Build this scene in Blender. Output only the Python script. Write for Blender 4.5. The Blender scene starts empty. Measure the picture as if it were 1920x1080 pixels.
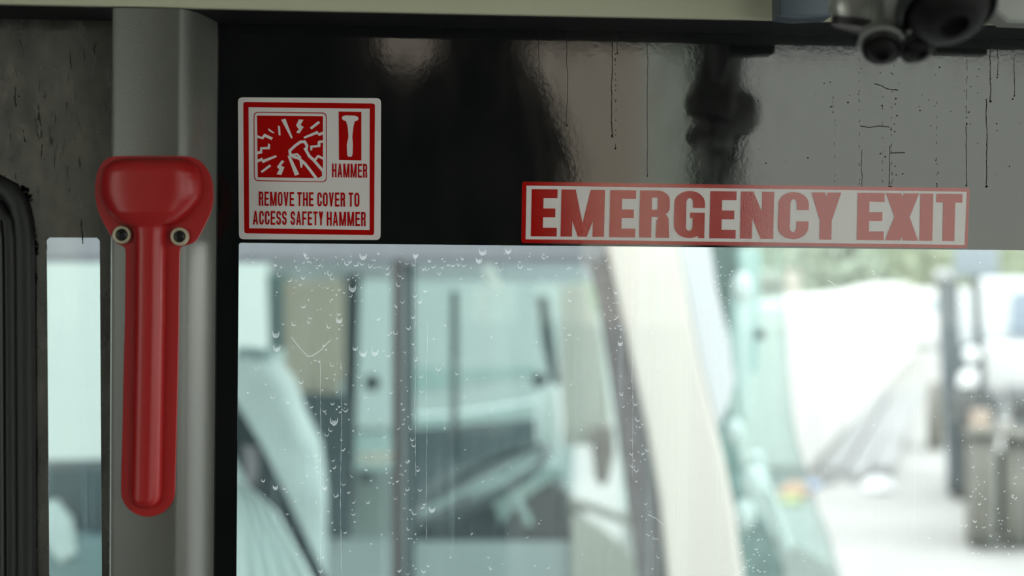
import bpy, bmesh, math, random
from math import sin, cos, pi, radians
from mathutils import Vector, Matrix
random.seed(7)
S = bpy.context.scene
COL = S.collection

# ---------------------------------------------------------------- camera
F = 2667.0
CAM = Vector((0, -1.0, 2.35))
YAW, ROLL = radians(4.0), 0.0074
fw = Vector((sin(YAW), cos(YAW), 0))
r0 = Vector((cos(YAW), -sin(YAW), 0)); u0 = Vector((0, 0, 1))
rt = r0 * cos(ROLL) + u0 * sin(ROLL)
up = u0 * cos(ROLL) - r0 * sin(ROLL)
cd = bpy.data.cameras.new('camera'); cam = bpy.data.objects.new('camera', cd); COL.objects.link(cam)
cd.lens = 50.0; cd.sensor_width = 36.0; cd.clip_start = 0.02; cd.clip_end = 500
m = Matrix((rt, up, -fw)).transposed().to_4x4(); m.translation = CAM
cam.matrix_world = m
cd.dof.use_dof = True; cd.dof.focus_distance = 1.0; cd.dof.aperture_fstop = 4.0
S.camera = cam

# ---------------------------------------------------------------- world: bright overcast sky
W = bpy.data.worlds.new('overcast_sky'); S.world = W; W.use_nodes = True
nt = W.node_tree; nt.nodes.clear()
out = nt.nodes.new('ShaderNodeOutputWorld'); bg = nt.nodes.new('ShaderNodeBackground')
tc = nt.nodes.new('ShaderNodeTexCoord'); sx = nt.nodes.new('ShaderNodeSeparateXYZ'); rp = nt.nodes.new('ShaderNodeValToRGB')
rp.color_ramp.elements[0].position = 0.0; rp.color_ramp.elements[0].color = (0.96, 0.97, 0.88, 1)
rp.color_ramp.elements[1].position = 0.7; rp.color_ramp.elements[1].color = (0.88, 0.95, 1.0, 1)
nt.links.new(tc.outputs['Generated'], sx.inputs[0]); nt.links.new(sx.outputs['Z'], rp.inputs[0])
nt.links.new(rp.outputs[0], bg.inputs[0]); bg.inputs[1].default_value = 3.2
nt.links.new(bg.outputs[0], out.inputs[0])
S.view_settings.view_transform = 'Standard'; S.view_settings.look = 'None'
S.view_settings.gamma = 1.0; S.view_settings.use_curve_mapping = False
S.view_settings.exposure = 0.0
S.cycles.use_denoising = True
S.cycles.max_bounces = 10; S.cycles.transparent_max_bounces = 24; S.cycles.diffuse_bounces = 5
S.cycles.sample_clamp_indirect = 8.0

# ---------------------------------------------------------------- helpers
def P(px, py, Y):
    d = fw + rt * ((px - 960) / F) - up * ((py - 540) / F)
    t = (Y - CAM.y) / d.y
    return CAM + d * t
def PM(px, py, Y):            # the place that the glass mirrors at this pixel
    q = P(px, py, Y); return Vector((q.x, -q.y, q.z))

MATS = {}
def mat(name, col, rough=0.6, metal=0.0, spec=0.5, ior=1.5, bump=None, emit=None, trans=0, var=0.0, vscale=8):
    if name in MATS: return MATS[name]
    M = bpy.data.materials.new(name); M.use_nodes = True; MATS[name] = M
    n = M.node_tree; b = n.nodes['Principled BSDF']
    b.inputs['Base Color'].default_value = (*col, 1); b.inputs['Roughness'].default_value = rough
    b.inputs['Metallic'].default_value = metal; b.inputs['IOR'].default_value = ior
    b.inputs['Specular IOR Level'].default_value = spec
    t = n.nodes.new('ShaderNodeTexCoord')
    if var:
        nz = n.nodes.new('ShaderNodeTexNoise'); nz.inputs['Scale'].default_value = vscale; nz.inputs['Detail'].default_value = 4
        n.links.new(t.outputs['Object'], nz.inputs['Vector'])
        mp = n.nodes.new('ShaderNodeMapRange'); mp.inputs['To Min'].default_value = 1 - var; mp.inputs['To Max'].default_value = 1 + var
        mp.inputs['From Min'].default_value = .3; mp.inputs['From Max'].default_value = .7
        n.links.new(nz.outputs['Fac'], mp.inputs['Value'])
        mx = n.nodes.new('ShaderNodeVectorMath'); mx.operation = 'SCALE'; mx.inputs[0].default_value = col
        n.links.new(mp.outputs[0], mx.inputs['Scale']); n.links.new(mx.outputs[0], b.inputs['Base Color'])
    if bump:
        sc, st, dist = bump
        nz = n.nodes.new('ShaderNodeTexNoise'); nz.inputs['Scale'].default_value = sc; nz.inputs['Detail'].default_value = 3
        n.links.new(t.outputs['Object'], nz.inputs['Vector'])
        bp = n.nodes.new('ShaderNodeBump'); bp.inputs['Strength'].default_value = st; bp.inputs['Distance'].default_value = dist
        n.links.new(nz.outputs['Fac'], bp.inputs['Height']); n.links.new(bp.outputs[0], b.inputs['Normal'])
    if emit:
        b.inputs['Emission Color'].default_value = (*emit[0], 1); b.inputs['Emission Strength'].default_value = emit[1]
    return M

def glass(name, tint, haze=0.0, hazecol=(0.9, 0.95, 0.95), streak=False, gloss_rough=0.0, ior=1.45):
    M = bpy.data.materials.new(name); M.use_nodes = True; n = M.node_tree; n.nodes.clear()
    o = n.nodes.new('ShaderNodeOutputMaterial'); tr = n.nodes.new('ShaderNodeBsdfTransparent'); tr.inputs[0].default_value = (*tint, 1)
    gl = n.nodes.new('ShaderNodeBsdfGlossy'); gl.inputs['Roughness'].default_value = gloss_rough
    fr = n.nodes.new('ShaderNodeFresnel')
    ge = n.nodes.new('ShaderNodeNewGeometry'); ma = n.nodes.new('ShaderNodeMath'); ma.operation = 'MULTIPLY_ADD'; ma.inputs[1].default_value = -2; ma.inputs[2].default_value = 1
    po = n.nodes.new('ShaderNodeMath'); po.operation = 'POWER'; po.inputs[0].default_value = ior
    n.links.new(ge.outputs['Backfacing'], ma.inputs[0]); n.links.new(ma.outputs[0], po.inputs[1]); n.links.new(po.outputs[0], fr.inputs[0])  # same index from both sides
    mx = n.nodes.new('ShaderNodeMixShader')
    n.links.new(fr.outputs[0], mx.inputs[0]); n.links.new(gl.outputs[0], mx.inputs[2])
    last = tr
    if haze:
        tl = n.nodes.new('ShaderNodeBsdfTranslucent'); tl.inputs[0].default_value = (*hazecol, 1)
        df = n.nodes.new('ShaderNodeBsdfDiffuse'); df.inputs[0].default_value = (*hazecol, 1)
        m2 = n.nodes.new('ShaderNodeMixShader'); m2.inputs[0].default_value = .3
        n.links.new(tl.outputs[0], m2.inputs[1]); n.links.new(df.outputs[0], m2.inputs[2])
        mh = n.nodes.new('ShaderNodeMixShader'); mh.inputs[0].default_value = haze
        n.links.new(tr.outputs[0], mh.inputs[1]); n.links.new(m2.outputs[0], mh.inputs[2])
        if streak:
            t = n.nodes.new('ShaderNodeTexCoord')
            def nz(scale, sx_, sz_, lo, hi, tmin, tmax):
                mp = n.nodes.new('ShaderNodeMapping'); mp.inputs['Scale'].default_value = (sx_, 1, sz_)
                a = n.nodes.new('ShaderNodeTexNoise'); a.inputs['Scale'].default_value = scale; a.inputs['Detail'].default_value = 5
                a.inputs['Roughness'].default_value = .65
                n.links.new(t.outputs['Object'], mp.inputs[0]); n.links.new(mp.outputs[0], a.inputs['Vector'])
                r = n.nodes.new('ShaderNodeMapRange'); r.inputs['From Min'].default_value = lo; r.inputs['From Max'].default_value = hi
                r.inputs['To Min'].default_value = tmin; r.inputs['To Max'].default_value = tmax
                n.links.new(a.outputs['Fac'], r.inputs[0]); return r
            a = nz(140, 1, 0.03, .5, .75, 0, .07)     # runs of dried water
            b = nz(9, 1, .6, .35, .7, .4, 1.0)         # patches
            c = nz(900, 1, .8, .66, .78, 0, .22)       # specks
            mu = n.nodes.new('ShaderNodeMath'); mu.operation = 'ADD'; n.links.new(a.outputs[0], mu.inputs[0]); n.links.new(c.outputs[0], mu.inputs[1])
            m3 = n.nodes.new('ShaderNodeMath'); m3.operation = 'MULTIPLY_ADD'; n.links.new(mu.outputs[0], m3.inputs[0]); n.links.new(b.outputs[0], m3.inputs[1]); m3.inputs[2].default_value = haze
            n.links.new(m3.outputs[0], mh.inputs[0])
        last = mh
    n.links.new(last.outputs[0], mx.inputs[1]); n.links.new(mx.outputs[0], o.inputs[0])
    return M

def obj(name, bm, m, parent=None, smooth=False, kind=None, label=None):
    me = bpy.data.meshes.new(name); bm.normal_update(); bm.to_mesh(me); bm.free()
    if smooth:
        for p in me.polygons: p.use_smooth = True
        try: me.set_sharp_from_angle(angle=radians(40))
        except Exception: pass
    o = bpy.data.objects.new(name, me); COL.objects.link(o)
    if m: me.materials.append(m)
    if parent: o.parent = parent
    if kind: o['kind'] = kind
    if label: o['label'] = label
    return o
def thing(name, label, cat, group=None, loc=(0, 0, 0), kind=None):
    o = bpy.data.objects.new(name, None); COL.objects.link(o); o.location = loc; o.empty_display_size = .1
    if label: o['label'] = label
    if cat: o['category'] = cat
    if group: o['group'] = group
    if kind: o['kind'] = kind
    return o
def tag(o, label, cat, group=None):
    o['label'] = label; o['category'] = cat
    if group: o['group'] = group
    return o
def box(bm, a, b, bev=0, seg=2):
    x0, x1 = sorted((a[0], b[0])); y0, y1 = sorted((a[1], b[1])); z0, z1 = sorted((a[2], b[2]))
    r = bmesh.ops.create_cube(bm, size=1)['verts']
    bmesh.ops.transform(bm, matrix=Matrix.Translation(((x0 + x1) / 2, (y0 + y1) / 2, (z0 + z1) / 2)) @ Matrix.Diagonal((x1 - x0, y1 - y0, z1 - z0, 1)), verts=r)
    if bev:
        es = {e for v in r for e in v.link_edges}
        bmesh.ops.bevel(bm, geom=list(es), offset=bev, segments=seg, profile=.5, affect='EDGES')
    return bm
def Box(a, b, bev=0, seg=2): return box(bmesh.new(), a, b, bev, seg)
def prism(pts, dy, bev=0, bm=None, dvec=None):
    """pts: world points in a plane, extruded by dy along +Y (or dvec)"""
    bm = bm or bmesh.new(); d = dvec or Vector((0, dy, 0))
    A = [bm.verts.new(p) for p in pts]; B = [bm.verts.new(p + d) for p in pts]
    n = len(pts)
    fs = [bm.faces.new(A), bm.faces.new(B[::-1])]
    for i in range(n): fs.append(bm.faces.new((A[i], B[i], B[(i + 1) % n], A[(i + 1) % n])))
    bmesh.ops.recalc_face_normals(bm, faces=fs)
    if bev:
        es = [e for e in fs[0].edges]
        bmesh.ops.bevel(bm, geom=es, offset=bev, segments=3, profile=.5, affect='EDGES')
    return bm
def pp(pts, Y, dy, bev=0, bm=None): return prism([P(x, y, Y) for x, y in pts], dy, bev, bm)
def rect(x0, y0, x1, y1): return [(x0, y0), (x1, y0), (x1, y1), (x0, y1)]
def tube(bm, pts, rads, n=12, cap=True, sx=1.0):
    pts = [Vector(p) for p in pts]
    if not hasattr(rads, '__len__'): rads = [rads] * len(pts)
    rings = []
    for i, p in enumerate(pts):
        t = (pts[min(i + 1, len(pts) - 1)] - pts[max(i - 1, 0)]).normalized()
        a = t.cross(Vector((0, 1, 0)))
        if a.length < .1: a = t.cross(Vector((0, 0, 1)))
        a.normalize(); b = t.cross(a)
        rings.append([bm.verts.new(p + (a * cos(2 * pi * k / n) + b * sin(2 * pi * k / n) * sx) * rads[i]) for k in range(n)])
    for i in range(len(rings) - 1):
        for k in range(n): bm.faces.new((rings[i][k], rings[i][(k + 1) % n], rings[i + 1][(k + 1) % n], rings[i + 1][k]))
    if cap:
        bm.faces.new(rings[0][::-1]); bm.faces.new(rings[-1])
    return bm
def lathe(bm, prof, M, n=40):
    """prof: (r,h) pairs turned round local z, then placed by matrix M"""
    rings = []
    for r, h in prof:
        if r < 1e-6: rings.append([bm.verts.new(M @ Vector((0, 0, h)))])
        else: rings.append([bm.verts.new(M @ Vector((r * cos(2 * pi * k / n), r * sin(2 * pi * k / n), h))) for k in range(n)])
    for a, b in zip(rings, rings[1:]):
        for k in range(n):
            if len(a) == 1 and len(b) == 1: continue
            if len(a) == 1: bm.faces.new((a[0], b[k], b[(k + 1) % n]))
            elif len(b) == 1: bm.faces.new((a[k], b[0], a[(k + 1) % n]))
            else: bm.faces.new((a[k], b[k], b[(k + 1) % n], a[(k + 1) % n]))
    bmesh.ops.recalc_face_normals(bm, faces=bm.faces)
    return bm

# ---------------------------------------------------------------- materials
beige = mat('beige_trim_plastic', (.58, .575, .42), .6)
ceil_m = mat('cream_ceiling_board', (.75, .74, .68), .7)
vinyl = mat('grained_grey_green_vinyl', (.098, .102, .086), .33, spec=.85, bump=(620, .5, .00018))
floor_m = mat('dark_vinyl_floor', (.25, .25, .24), .6, var=.2)
rubber = mat('black_rubber', (.012, .013, .014), .5)
innerwall = mat('dark_grey_side_lining', (.05, .05, .052), .7)
white_paint = mat('white_coach_paint', (.72, .73, .72), .3)
cream_paint = mat('cream_coach_paint', (.62, .605, .55), .35)
shaded_white_paint = mat('shaded_white_coach_paint', (.20, .22, .235), .4)  # white body over the coach windows, its shade put into the colour
red_plastic = mat('red_moulded_plastic', (.42, .011, .013), .33, bump=(700, .12, .0003))

def frit_mat(name, dirt, dcol, rough0):
    M = bpy.data.materials.new(name); M.use_nodes = True; n = M.node_tree; b = n.nodes['Principled BSDF']
    b.inputs['IOR'].default_value = 1.66
    t = n.nodes.new('ShaderNodeTexCoord')
    def noise(scale, sz, lo, hi, a, c):
        mp = n.nodes.new('ShaderNodeMapping'); mp.inputs['Scale'].default_value = (1, 1, sz)
        q = n.nodes.new('ShaderNodeTexNoise'); q.inputs['Scale'].default_value = scale; q.inputs['Detail'].default_value = 6
        n.links.new(t.outputs['Object'], mp.inputs[0]); n.links.new(mp.outputs[0], q.inputs['Vector'])
        r = n.nodes.new('ShaderNodeMapRange'); r.inputs['From Min'].default_value = lo; r.inputs['From Max'].default_value = hi
        r.inputs['To Min'].default_value = a; r.inputs['To Max'].default_value = c; n.links.new(q.outputs['Fac'], r.inputs[0]); return r
    a = noise(28, .45, .38, .68, 0, 1)
    mx = n.nodes.new('ShaderNodeMix'); mx.data_type = 'RGBA'
    mx.inputs[6].default_value = (.006, .007, .008, 1); mx.inputs[7].default_value = (*dcol, 1)
    sc = n.nodes.new('ShaderNodeMath'); sc.operation = 'MULTIPLY'; sc.inputs[1].default_value = dirt
    n.links.new(a.outputs[0], sc.inputs[0]); n.links.new(sc.outputs[0], mx.inputs[0]); n.links.new(mx.outputs[2], b.inputs['Base Color'])
    r = noise(60, .5, .35, .7, rough0, rough0 + .22 * dirt); n.links.new(r.outputs[0], b.inputs['Roughness'])
    nb = n.nodes.new('ShaderNodeTexNoise'); nb.inputs['Scale'].default_value = 260; nb.inputs['Detail'].default_value = 2
    n.links.new(t.outputs['Object'], nb.inputs['Vector'])
    bp = n.nodes.new('ShaderNodeBump'); bp.inputs['Strength'].default_value = .05; bp.inputs['Distance'].default_value = .0003
    n.links.new(nb.outputs['Fac'], bp.inputs['Height']); n.links.new(bp.outputs[0], b.inputs['Normal'])
    return M
frit = frit_mat('black_ceramic_border', .25, (.03, .03, .028), .05)
frit_dirty = frit_mat('grimy_black_ceramic_border', 1.0, (.10, .095, .082), .14)
pane_m = glass('dusty_window_glass', (.985, .99, .985), .007, (.72, .92, .97), streak=True)
tint = glass('teal_tinted_glass', (.905, .95, .945), .006, (.8, .95, .95))
tint_far = glass('teal_tinted_far_glass', (.90, .955, .945), .006, (.75, .95, .92))
clear2 = glass('plain_side_glass', (.95, .97, .95), .02)
drip_m = mat('dried_drip_dirt', (.035, .034, .028), .9, spec=.1)

# ================================================================ OUR COACH
X0, X1 = -3.2, 2.6
YB = -2.3
ZF, ZC = 1.0, 3.1
obj('floor', Box((X0, YB, ZF - .05), (X1, -.02, ZF)), floor_m, kind='structure')
obj('ceiling', Box((X0, YB, ZC), (X1, .02, ZC + .05)), ceil_m, kind='structure')
obj('wall_rear', Box((X0 - .05, YB, ZF), (X0, .02, ZC)), innerwall, kind='structure')
bm = Box((X1, YB, ZF), (X1 + .05, .02, ZF + .75)); box(bm, (X1, YB, ZC - .15), (X1 + .05, .02, ZC))
box(bm, (X1, -.12, ZF), (X1 + .05, .02, ZC)); box(bm, (X1, YB, ZF), (X1 + .05, YB + .1, ZC))
obj('wall_front', bm, mat('light_grey_lining', (.4, .4, .38), .7), kind='structure')
# window-side wall below and above the glass (white outside)
zw0 = 1.55
ztrim = P(780, 24, -.05).z
bm = Box((X0, 0.006, ZF), (X1, .05, zw0)); box(bm, (X0, .006, ztrim + .08), (X1, .05, ZC))
box(bm, (P(-420, 0, 0).x, .006, zw0), (X0, .05, ZC)) ; box(bm, (X1 - .25, .006, zw0), (X1, .05, ZC))
obj('wall_left', bm, innerwall, kind='structure')
bm = Box((X0, 0.05, .55), (X1, .07, zw0)); box(bm, (X0, .05, ztrim + .08), (X1, .07, ZC + .05))
obj('trim_1', bm, mat('silver_blue_coach_paint', (.25, .28, .30), .35), kind='structure')
# beige overhead strip
bm = Box((X0, -.05, ztrim), (X1, -.012, ZC), .002)
t2 = obj('trim_2', bm, beige, kind='structure', smooth=True)
obj('dark_underside', Box((X0, -.0475, ztrim - .0006), (X1, -.001, ztrim + .0005)), rubber, t2)
obj('foam_seal', Box((X0, -.012, ztrim + .002), (X1, -.001, ztrim + .03)), rubber, t2)

# --- window_1: the big pane with black printed border
xa, xb = P(406, 260, 0).x, X1 - .26
zb = P(1200, 462.5, 0).z                       # lower edge of the black band
zt = ztrim + .09
xo = P(447, 600, 0).x                          # inner edge of the left border
w1 = thing('window_1', None, None, kind='structure')
obj('glass_pane', Box((xa, 0.0, zw0), (xb, .004, zt)), pane_m, w1)
def frit_obj(name, x0, x1, xi, z_in, zlo, zhi, m, parent, r=.0015, xi2=None):
    bm = bmesh.new(); yf, yb = -.0012, -.0001
    if xi2 is None:
        pts = [(x0, zlo), (xi, zlo), (xi, z_in - r)] + [(xi + r - r * cos(a), z_in - r + r * sin(a)) for a in (.5, 1.07)] + [(xi + r, z_in), (x1, z_in), (x1, zhi), (x0, zhi)]
        prism([Vector((x, yf, z)) for x, z in pts], yb - yf, bm=bm)
    return obj(name, bm, m, parent)
frit_obj('black_border', xa, xb, xo, zb, zw0, zt, frit, w1)
obj('edge_seal', tube(bmesh.new(), [(P(404.5, 260, 0).x, -.003, zw0), (P(404.5, 260, 0).x, -.003, zt)], .0011, 8), mat('grey_edge_lip', (.10, .105, .11), .3), w1)
obj('rubber_seal', Box((P(384, 260, 0).x, -.0015, zw0), (xa, .004, zt)), rubber, w1)

# --- drip marks on the black border (dried dirt, thin relief)
def ribbon(bm, pts, w, y=-.00135, jit=.3):
    prev = None
    for (px, py) in pts:
        c = P(px, py, y); ww = w * (1 + random.uniform(-jit, jit))
        a, b = bm.verts.new(c - Vector((ww, 0, 0))), bm.verts.new(c + Vector((ww, 0, 0)))
        if prev: bm.faces.new((prev[0], a, b, prev[1]))
        prev = (a, b)
def blot(bm, px, py, r, y=-.00135, n=7):
    c = P(px, py, y)
    bm.faces.new([bm.verts.new(c + Vector((cos(2 * pi * k / n) * r * random.uniform(.6, 1.3), 0, sin(2 * pi * k / n) * r * random.uniform(.6, 1.3)))) for k in range(n)])
bm = bmesh.new()
drips = [(1011, 60, 165, 1.0, .9), (1063, 52, 235, 1.0, .9), (1148, 60, 255, 1.6, 1), (1158, 58, 100, 1.0, .9), (1154, 100, 278, 1.3, .6), (1214, 82, 330, .9, .9), (1612, 110, 360, .8, .35),
         (1616, 280, 350, .9, .9), (1655, 180, 340, .7, .3), (1672, 200, 350, 1.0, .5), (1668, 275, 350, 1.2, .9), (1757, 190, 350, .7, .35), (1813, 85, 220, .7, .8),
         (1812, 230, 348, 1.1, .9), (1857, 78, 190, 1.4, 1), (1850, 185, 350, 1.5, .95), (1871, 80, 140, .9, .9), (1902, 110, 180, 1.0, .9), (1562, 180, 210, .8, .6), (1565, 225, 340, .6, .25)]
for x, ya, yb_, w, dens in drips:
    y = ya; xx = x
    while y < yb_:
        ln = random.uniform(6, 22) if dens > .7 else random.uniform(2, 6)
        pts = []; yy = y
        while yy < min(y + ln, yb_) + 2:
            xx += random.uniform(-.7, .7) * .7 + (x - xx) * .12; pts.append((xx, yy)); yy += 3
        if len(pts) > 1: ribbon(bm, pts, .00019 * w)
        y += ln + (0 if dens > .85 else random.uniform(2, 10) / dens)
    blot(bm, x, yb_, .0007 * w)
for seg in [[(1640, 157), (1652, 160), (1662, 166), (1672, 168), (1684, 169)], [(1613, 236), (1630, 239), (1648, 236), (1668, 238)], [(1670, 287), (1690, 286), (1697, 286)]]:
    for (a, b) in zip(seg, seg[1:]):
        q = [P(a[0], a[1] - .9, -.00135), P(b[0], b[1] - .7, -.00135), P(b[0], b[1] + .9, -.00135), P(a[0], a[1] + .8, -.00135)]
        bm.faces.new([bm.verts.new(v) for v in q])
for _ in range(70):
    cx = random.choice([random.uniform(1400, 1915), random.choice([1560, 1612, 1672, 1680, 1757, 1810, 1870, 1725])+random.uniform(-4, 4)])
    blot(bm, cx, random.uniform(120, 345), random.uniform(.0002, .0006))
for cx, cy in [(957, 228), (1558, 200), (1590, 192), (1654, 198), (1680, 185), (1682, 217), (1725, 207), (1813, 232), (1651, 288), (1660, 294), (1762, 126), (1870, 145), (1899, 186), (1515, 296), (1436, 306)]:
    blot(bm, cx, cy, .0007)
bmesh.ops.recalc_face_normals(bm, faces=bm.faces)
obj('drip_mark', bm, drip_m, w1, kind='stuff')

# --- dried water spots on the pane
bm = bmesh.new(); yS = -.0004
def arc_mark(cx, cy, r, a0, a1, w, sy=1.3):
    prev = None; n = 8
    for k in range(n + 1):
        a = a0 + (a1 - a0) * k / n; rr = r * random.uniform(.9, 1.1); tw = w * sin(pi * (k + .6) / (n + 1.2))
        p = [P(cx + (rr + s * tw) * cos(a), cy + (rr + s * tw) * sy * sin(a), yS) for s in (-.5, .5)]
        q = (bm.verts.new(p[0]), bm.verts.new(p[1]))
        if prev: bm.faces.new((prev[0], q[0], q[1], prev[1]))
        prev = q
def sp(n, fx, fy, rlo=1.5, rhi=4.5):
    for _ in range(n):
        x, y = fx(), fy(); r = random.uniform(rlo, rhi)
        if y < 474 or x < 452: continue
        if random.random() < .5: arc_mark(x, y, r, random.uniform(-.5, .6), random.uniform(2.3, 3.8), random.uniform(1, 2.2))
        else: blot(bm, x, y, random.uniform(.00025, .0007), yS)
U = random.uniform
sp(110, lambda: U(455, 1130), lambda: 474 + abs(random.gauss(0, 28)))
sp(150, lambda: random.gauss(640, 60), lambda: U(470, 1000))
sp(70, lambda: random.gauss(765, 18), lambda: U(520, 1070))
sp(60, lambda: U(455, 820), lambda: U(470, 1075))
sp(90, lambda: U(830, 1240), lambda: U(480, 1070), 1, 3.5)
for k in range(60):
    y = U(480, 1075); sp(1, lambda: 1135 + (y - 480) * .17 + U(-16, 10), lambda: y)
sp(60, lambda: random.gauss(1350, 18), lambda: U(475, 650), 1, 2.5)
sp(50, lambda: random.gauss(1400, 22), lambda: U(960, 1075), 1, 3)
sp(50, lambda: U(1500, 1900), lambda: U(475, 1070), 1, 3)
sp(110, lambda: U(1800, 1918), lambda: U(720, 1050), 1, 3.5)
for cx, cy, r in [(517, 624, 6), (519, 650, 6), (681, 660, 6), (703, 658, 6), (636, 598, 5), (661, 538, 6), (905, 470, 6), (626, 787, 7), (953, 468, 5), (898, 486, 5), (1163, 642, 4), (810, 953, 5), (516, 912, 4), (609, 913, 4), (681, 478, 6), (779, 477, 4)]:
    arc_mark(cx, cy, r, -.4, 3.6, 3.2); arc_mark(cx, cy, r * .5, 0, 3.1, 2)
for seg in [[(546, 632), (560, 650), (577, 668), (584, 668), (600, 658), (619, 638)], [(1552, 526), (1560, 530), (1566, 534)], [(1215, 965), (1230, 972), (1245, 985)]]:
    for a, b in zip(seg, seg[1:]):
        bm.faces.new([bm.verts.new(P(x, y, yS)) for x, y in ((a[0], a[1] - .8), (b[0], b[1] - .8), (b[0], b[1] + .8), (a[0], a[1] + .8))])
# long run lines
for x in (600, 640, 778, 801, 1711, 1716, 1185):
    y = U(474, 700); pts = []; xx = x
    while y < 1078 and len(pts) < 60: pts.append((xx, y)); y += 7; xx += U(-.5, .5)
    ribbon(bm, pts, .00010, yS, .8)
bmesh.ops.recalc_face_normals(bm, faces=bm.faces)
spot_m = glass('dried_water_film', (1, 1, 1), .36, (.9, .95, .97))
obj('water_spot', bm, spot_m, w1, kind='stuff')

# --- window_2: narrow slot in a grimy black panel on the left
w2 = thing('window_2', None, None, kind='structure')
xl, xr_ = P(-420, 500, 0).x, P(222, 500, 0).x
a = [P(x, y, -.0012) for x, y in ((87, 445), (187, 445.7), (191, 1080), (92, 1080))]
s1 = (a[3] - a[0]) / (a[3].z - a[0].z); s2 = (a[2] - a[1]) / (a[2].z - a[1].z)
bL, bR = a[0] + s1 * (zw0 - a[0].z), a[1] + s2 * (zw0 - a[1].z)
zs = a[0].z
def v(x, z): return Vector((x, -.0012, z))
bm = prism([v(xl, zw0), bL, a[0] + Vector((0, 0, -.002)), a[0] + Vector((.002, 0, 0)), v(a[0].x + .002, zt), v(xl, zt)], .0011)
prism([v(a[0].x + .002, zt), a[0] + Vector((.002, 0, 0)), a[1] + Vector((-.002, 0, 0)), v(a[1].x - .002, zt)], .0011, bm=bm)
prism([v(a[1].x - .002, zt), a[1] + Vector((-.002, 0, 0)), a[1] + Vector((0, 0, -.002)), bR, v(xr_, zw0), v(xr_, zt)], .0011, bm=bm)
obj('black_border', bm, frit_dirty, w2)
obj('glass_pane', Box((xl, 0, zw0), (xr_ - .001, .004, zt)), pane_m, w2)
# smear / scratches
bm = bmesh.new()
for _ in range(60):
    x, y = random.gauss(95, 45), U(70, 440); ln = U(8, 40); dx = U(-.15, .35)
    if x < 2 or x > 186: continue
    pts = [(x + dx * k, y + k) for k in range(0, int(ln), 4)]
    if len(pts) > 1: ribbon(bm, pts, .0001 * U(.7, 3.2), jit=.7)
for _ in range(40):
    x, y = U(5, 190), U(70, 430)
    if not (80 < x < 195 and y > 436): blot(bm, x, y, U(.0002, .0007))
for x, y in [(62, 440), (66, 455), (68, 470), (64, 430), (60, 510), (64, 520), (63, 530), (50, 360), (43, 352), (56, 372), (48, 366)]:
    for q in range(3): blot(bm, x + U(-3, 3), y + U(-6, 6), U(.0012, .0026))
bmesh.ops.recalc_face_normals(bm, faces=bm.faces)
obj('grime_mark', bm, drip_m, w2, kind='stuff')
# rounded black rubber frame of the sliding pane
arc = [(-160, 345), (-60, 345), (-10, 349), (14, 362), (30, 385), (38, 415), (41, 450), (42, 520), (43, 700), (44, 900), (45, 1180)]
fr = thing('sliding_window_frame', 'black rubber frame with a rounded top corner at the far left of the grimy panel', 'window frame')
def offs(d): return [(x - d, y + d * .9 * (1 if y < 400 else 0)) for x, y in arc]
for nm, d, r, y in (('outer_lip', -3, .0075, -.003), ('inner_channel', 26, .0052, -.006), ('inner_lip', 44, .0028, -.010)):
    pts = [P(x, yy, y) for x, yy in offs(d)]
    obj(nm, tube(bmesh.new(), pts, r, 12, sx=.6), rubber if nm != 'inner_lip' else mat('worn_black_rubber', (.03, .032, .033), .4), fr, smooth=True)
obj('infill', pp([(-160, 375), (-10, 375), (18, 420), (22, 1180), (-160, 1180)], -.002, .0008), rubber, fr)

# --- pillar between the windows
def pillar():
    bm = bmesh.new(); rr = .021
    yl = -.05
    x0t, x0b = P(206, 100, yl).x, P(209, 1000, yl).x; x1 = P(388, 600, yl + .008).x
    def prof(x0):
        q = [(x0, -.0), (x0, yl + .005), (x0 + .0015, yl + .0015), (x0 + .005, yl)]
        for k in range(0, 15):
            t = k / 14; q.append((x1 - rr + rr * t, yl + .042 * t ** 2.6))
        q.append((x1, 0)); return q
    rows = []
    for i in range(2):
        z = (zw0 - .02, ztrim - .0008)[i]; rows.append([bm.verts.new((x, y, z)) for x, y in prof((x0b, x0t)[i])])
    n = len(rows[0])
    for k in range(n): bm.faces.new((rows[0][k], rows[1][k], rows[1][(k + 1) % n], rows[0][(k + 1) % n]))
    bm.faces.new(rows[0]); bm.faces.new(rows[1][::-1])
    bmesh.ops.recalc_face_normals(bm, faces=bm.faces)
    return bm
obj('trim_3', pillar(), vinyl, kind='structure', smooth=True)

# --- red hammer cover
def interp(tab, y):
    if y <= tab[0][0]: return tab[0][1:]
    for a, b in zip(tab, tab[1:]):
        if y <= b[0]:
            t = (y - a[0]) / (b[0] - a[0]); return tuple(p + (q - p) * t for p, q in zip(a[1:], b[1:]))
    return tab[-1][1:]
outer = [(293, 226, 343), (293.6, 216, 352), (295, 208, 361), (298, 201, 369), (303, 195, 377), (309, 190, 383), (317, 186, 389), (328, 182, 395), (340, 180, 398.5), (353, 179, 400), (368, 179.2, 400.6), (380, 181, 400), (392, 184, 397.5), (403, 188, 394), (420, 196, 386), (436, 205, 378), (446, 211, 372), (452, 215, 367), (457, 220, 360), (460, 227, 349), (462, 232, 342), (466, 235.5, 338.5), (475, 236.5, 337.5), (600, 235, 336), (700, 232.5, 334), (800, 230.5, 331.5), (900, 228, 329), (920, 227.8, 328.5)]
for k in range(1, 13):
    a = pi / 2 * k / 12; c = 278; outer.append((920 + 48 * sin(a), c - 50.2 * cos(a), c + 50.5 * cos(a)))
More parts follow.
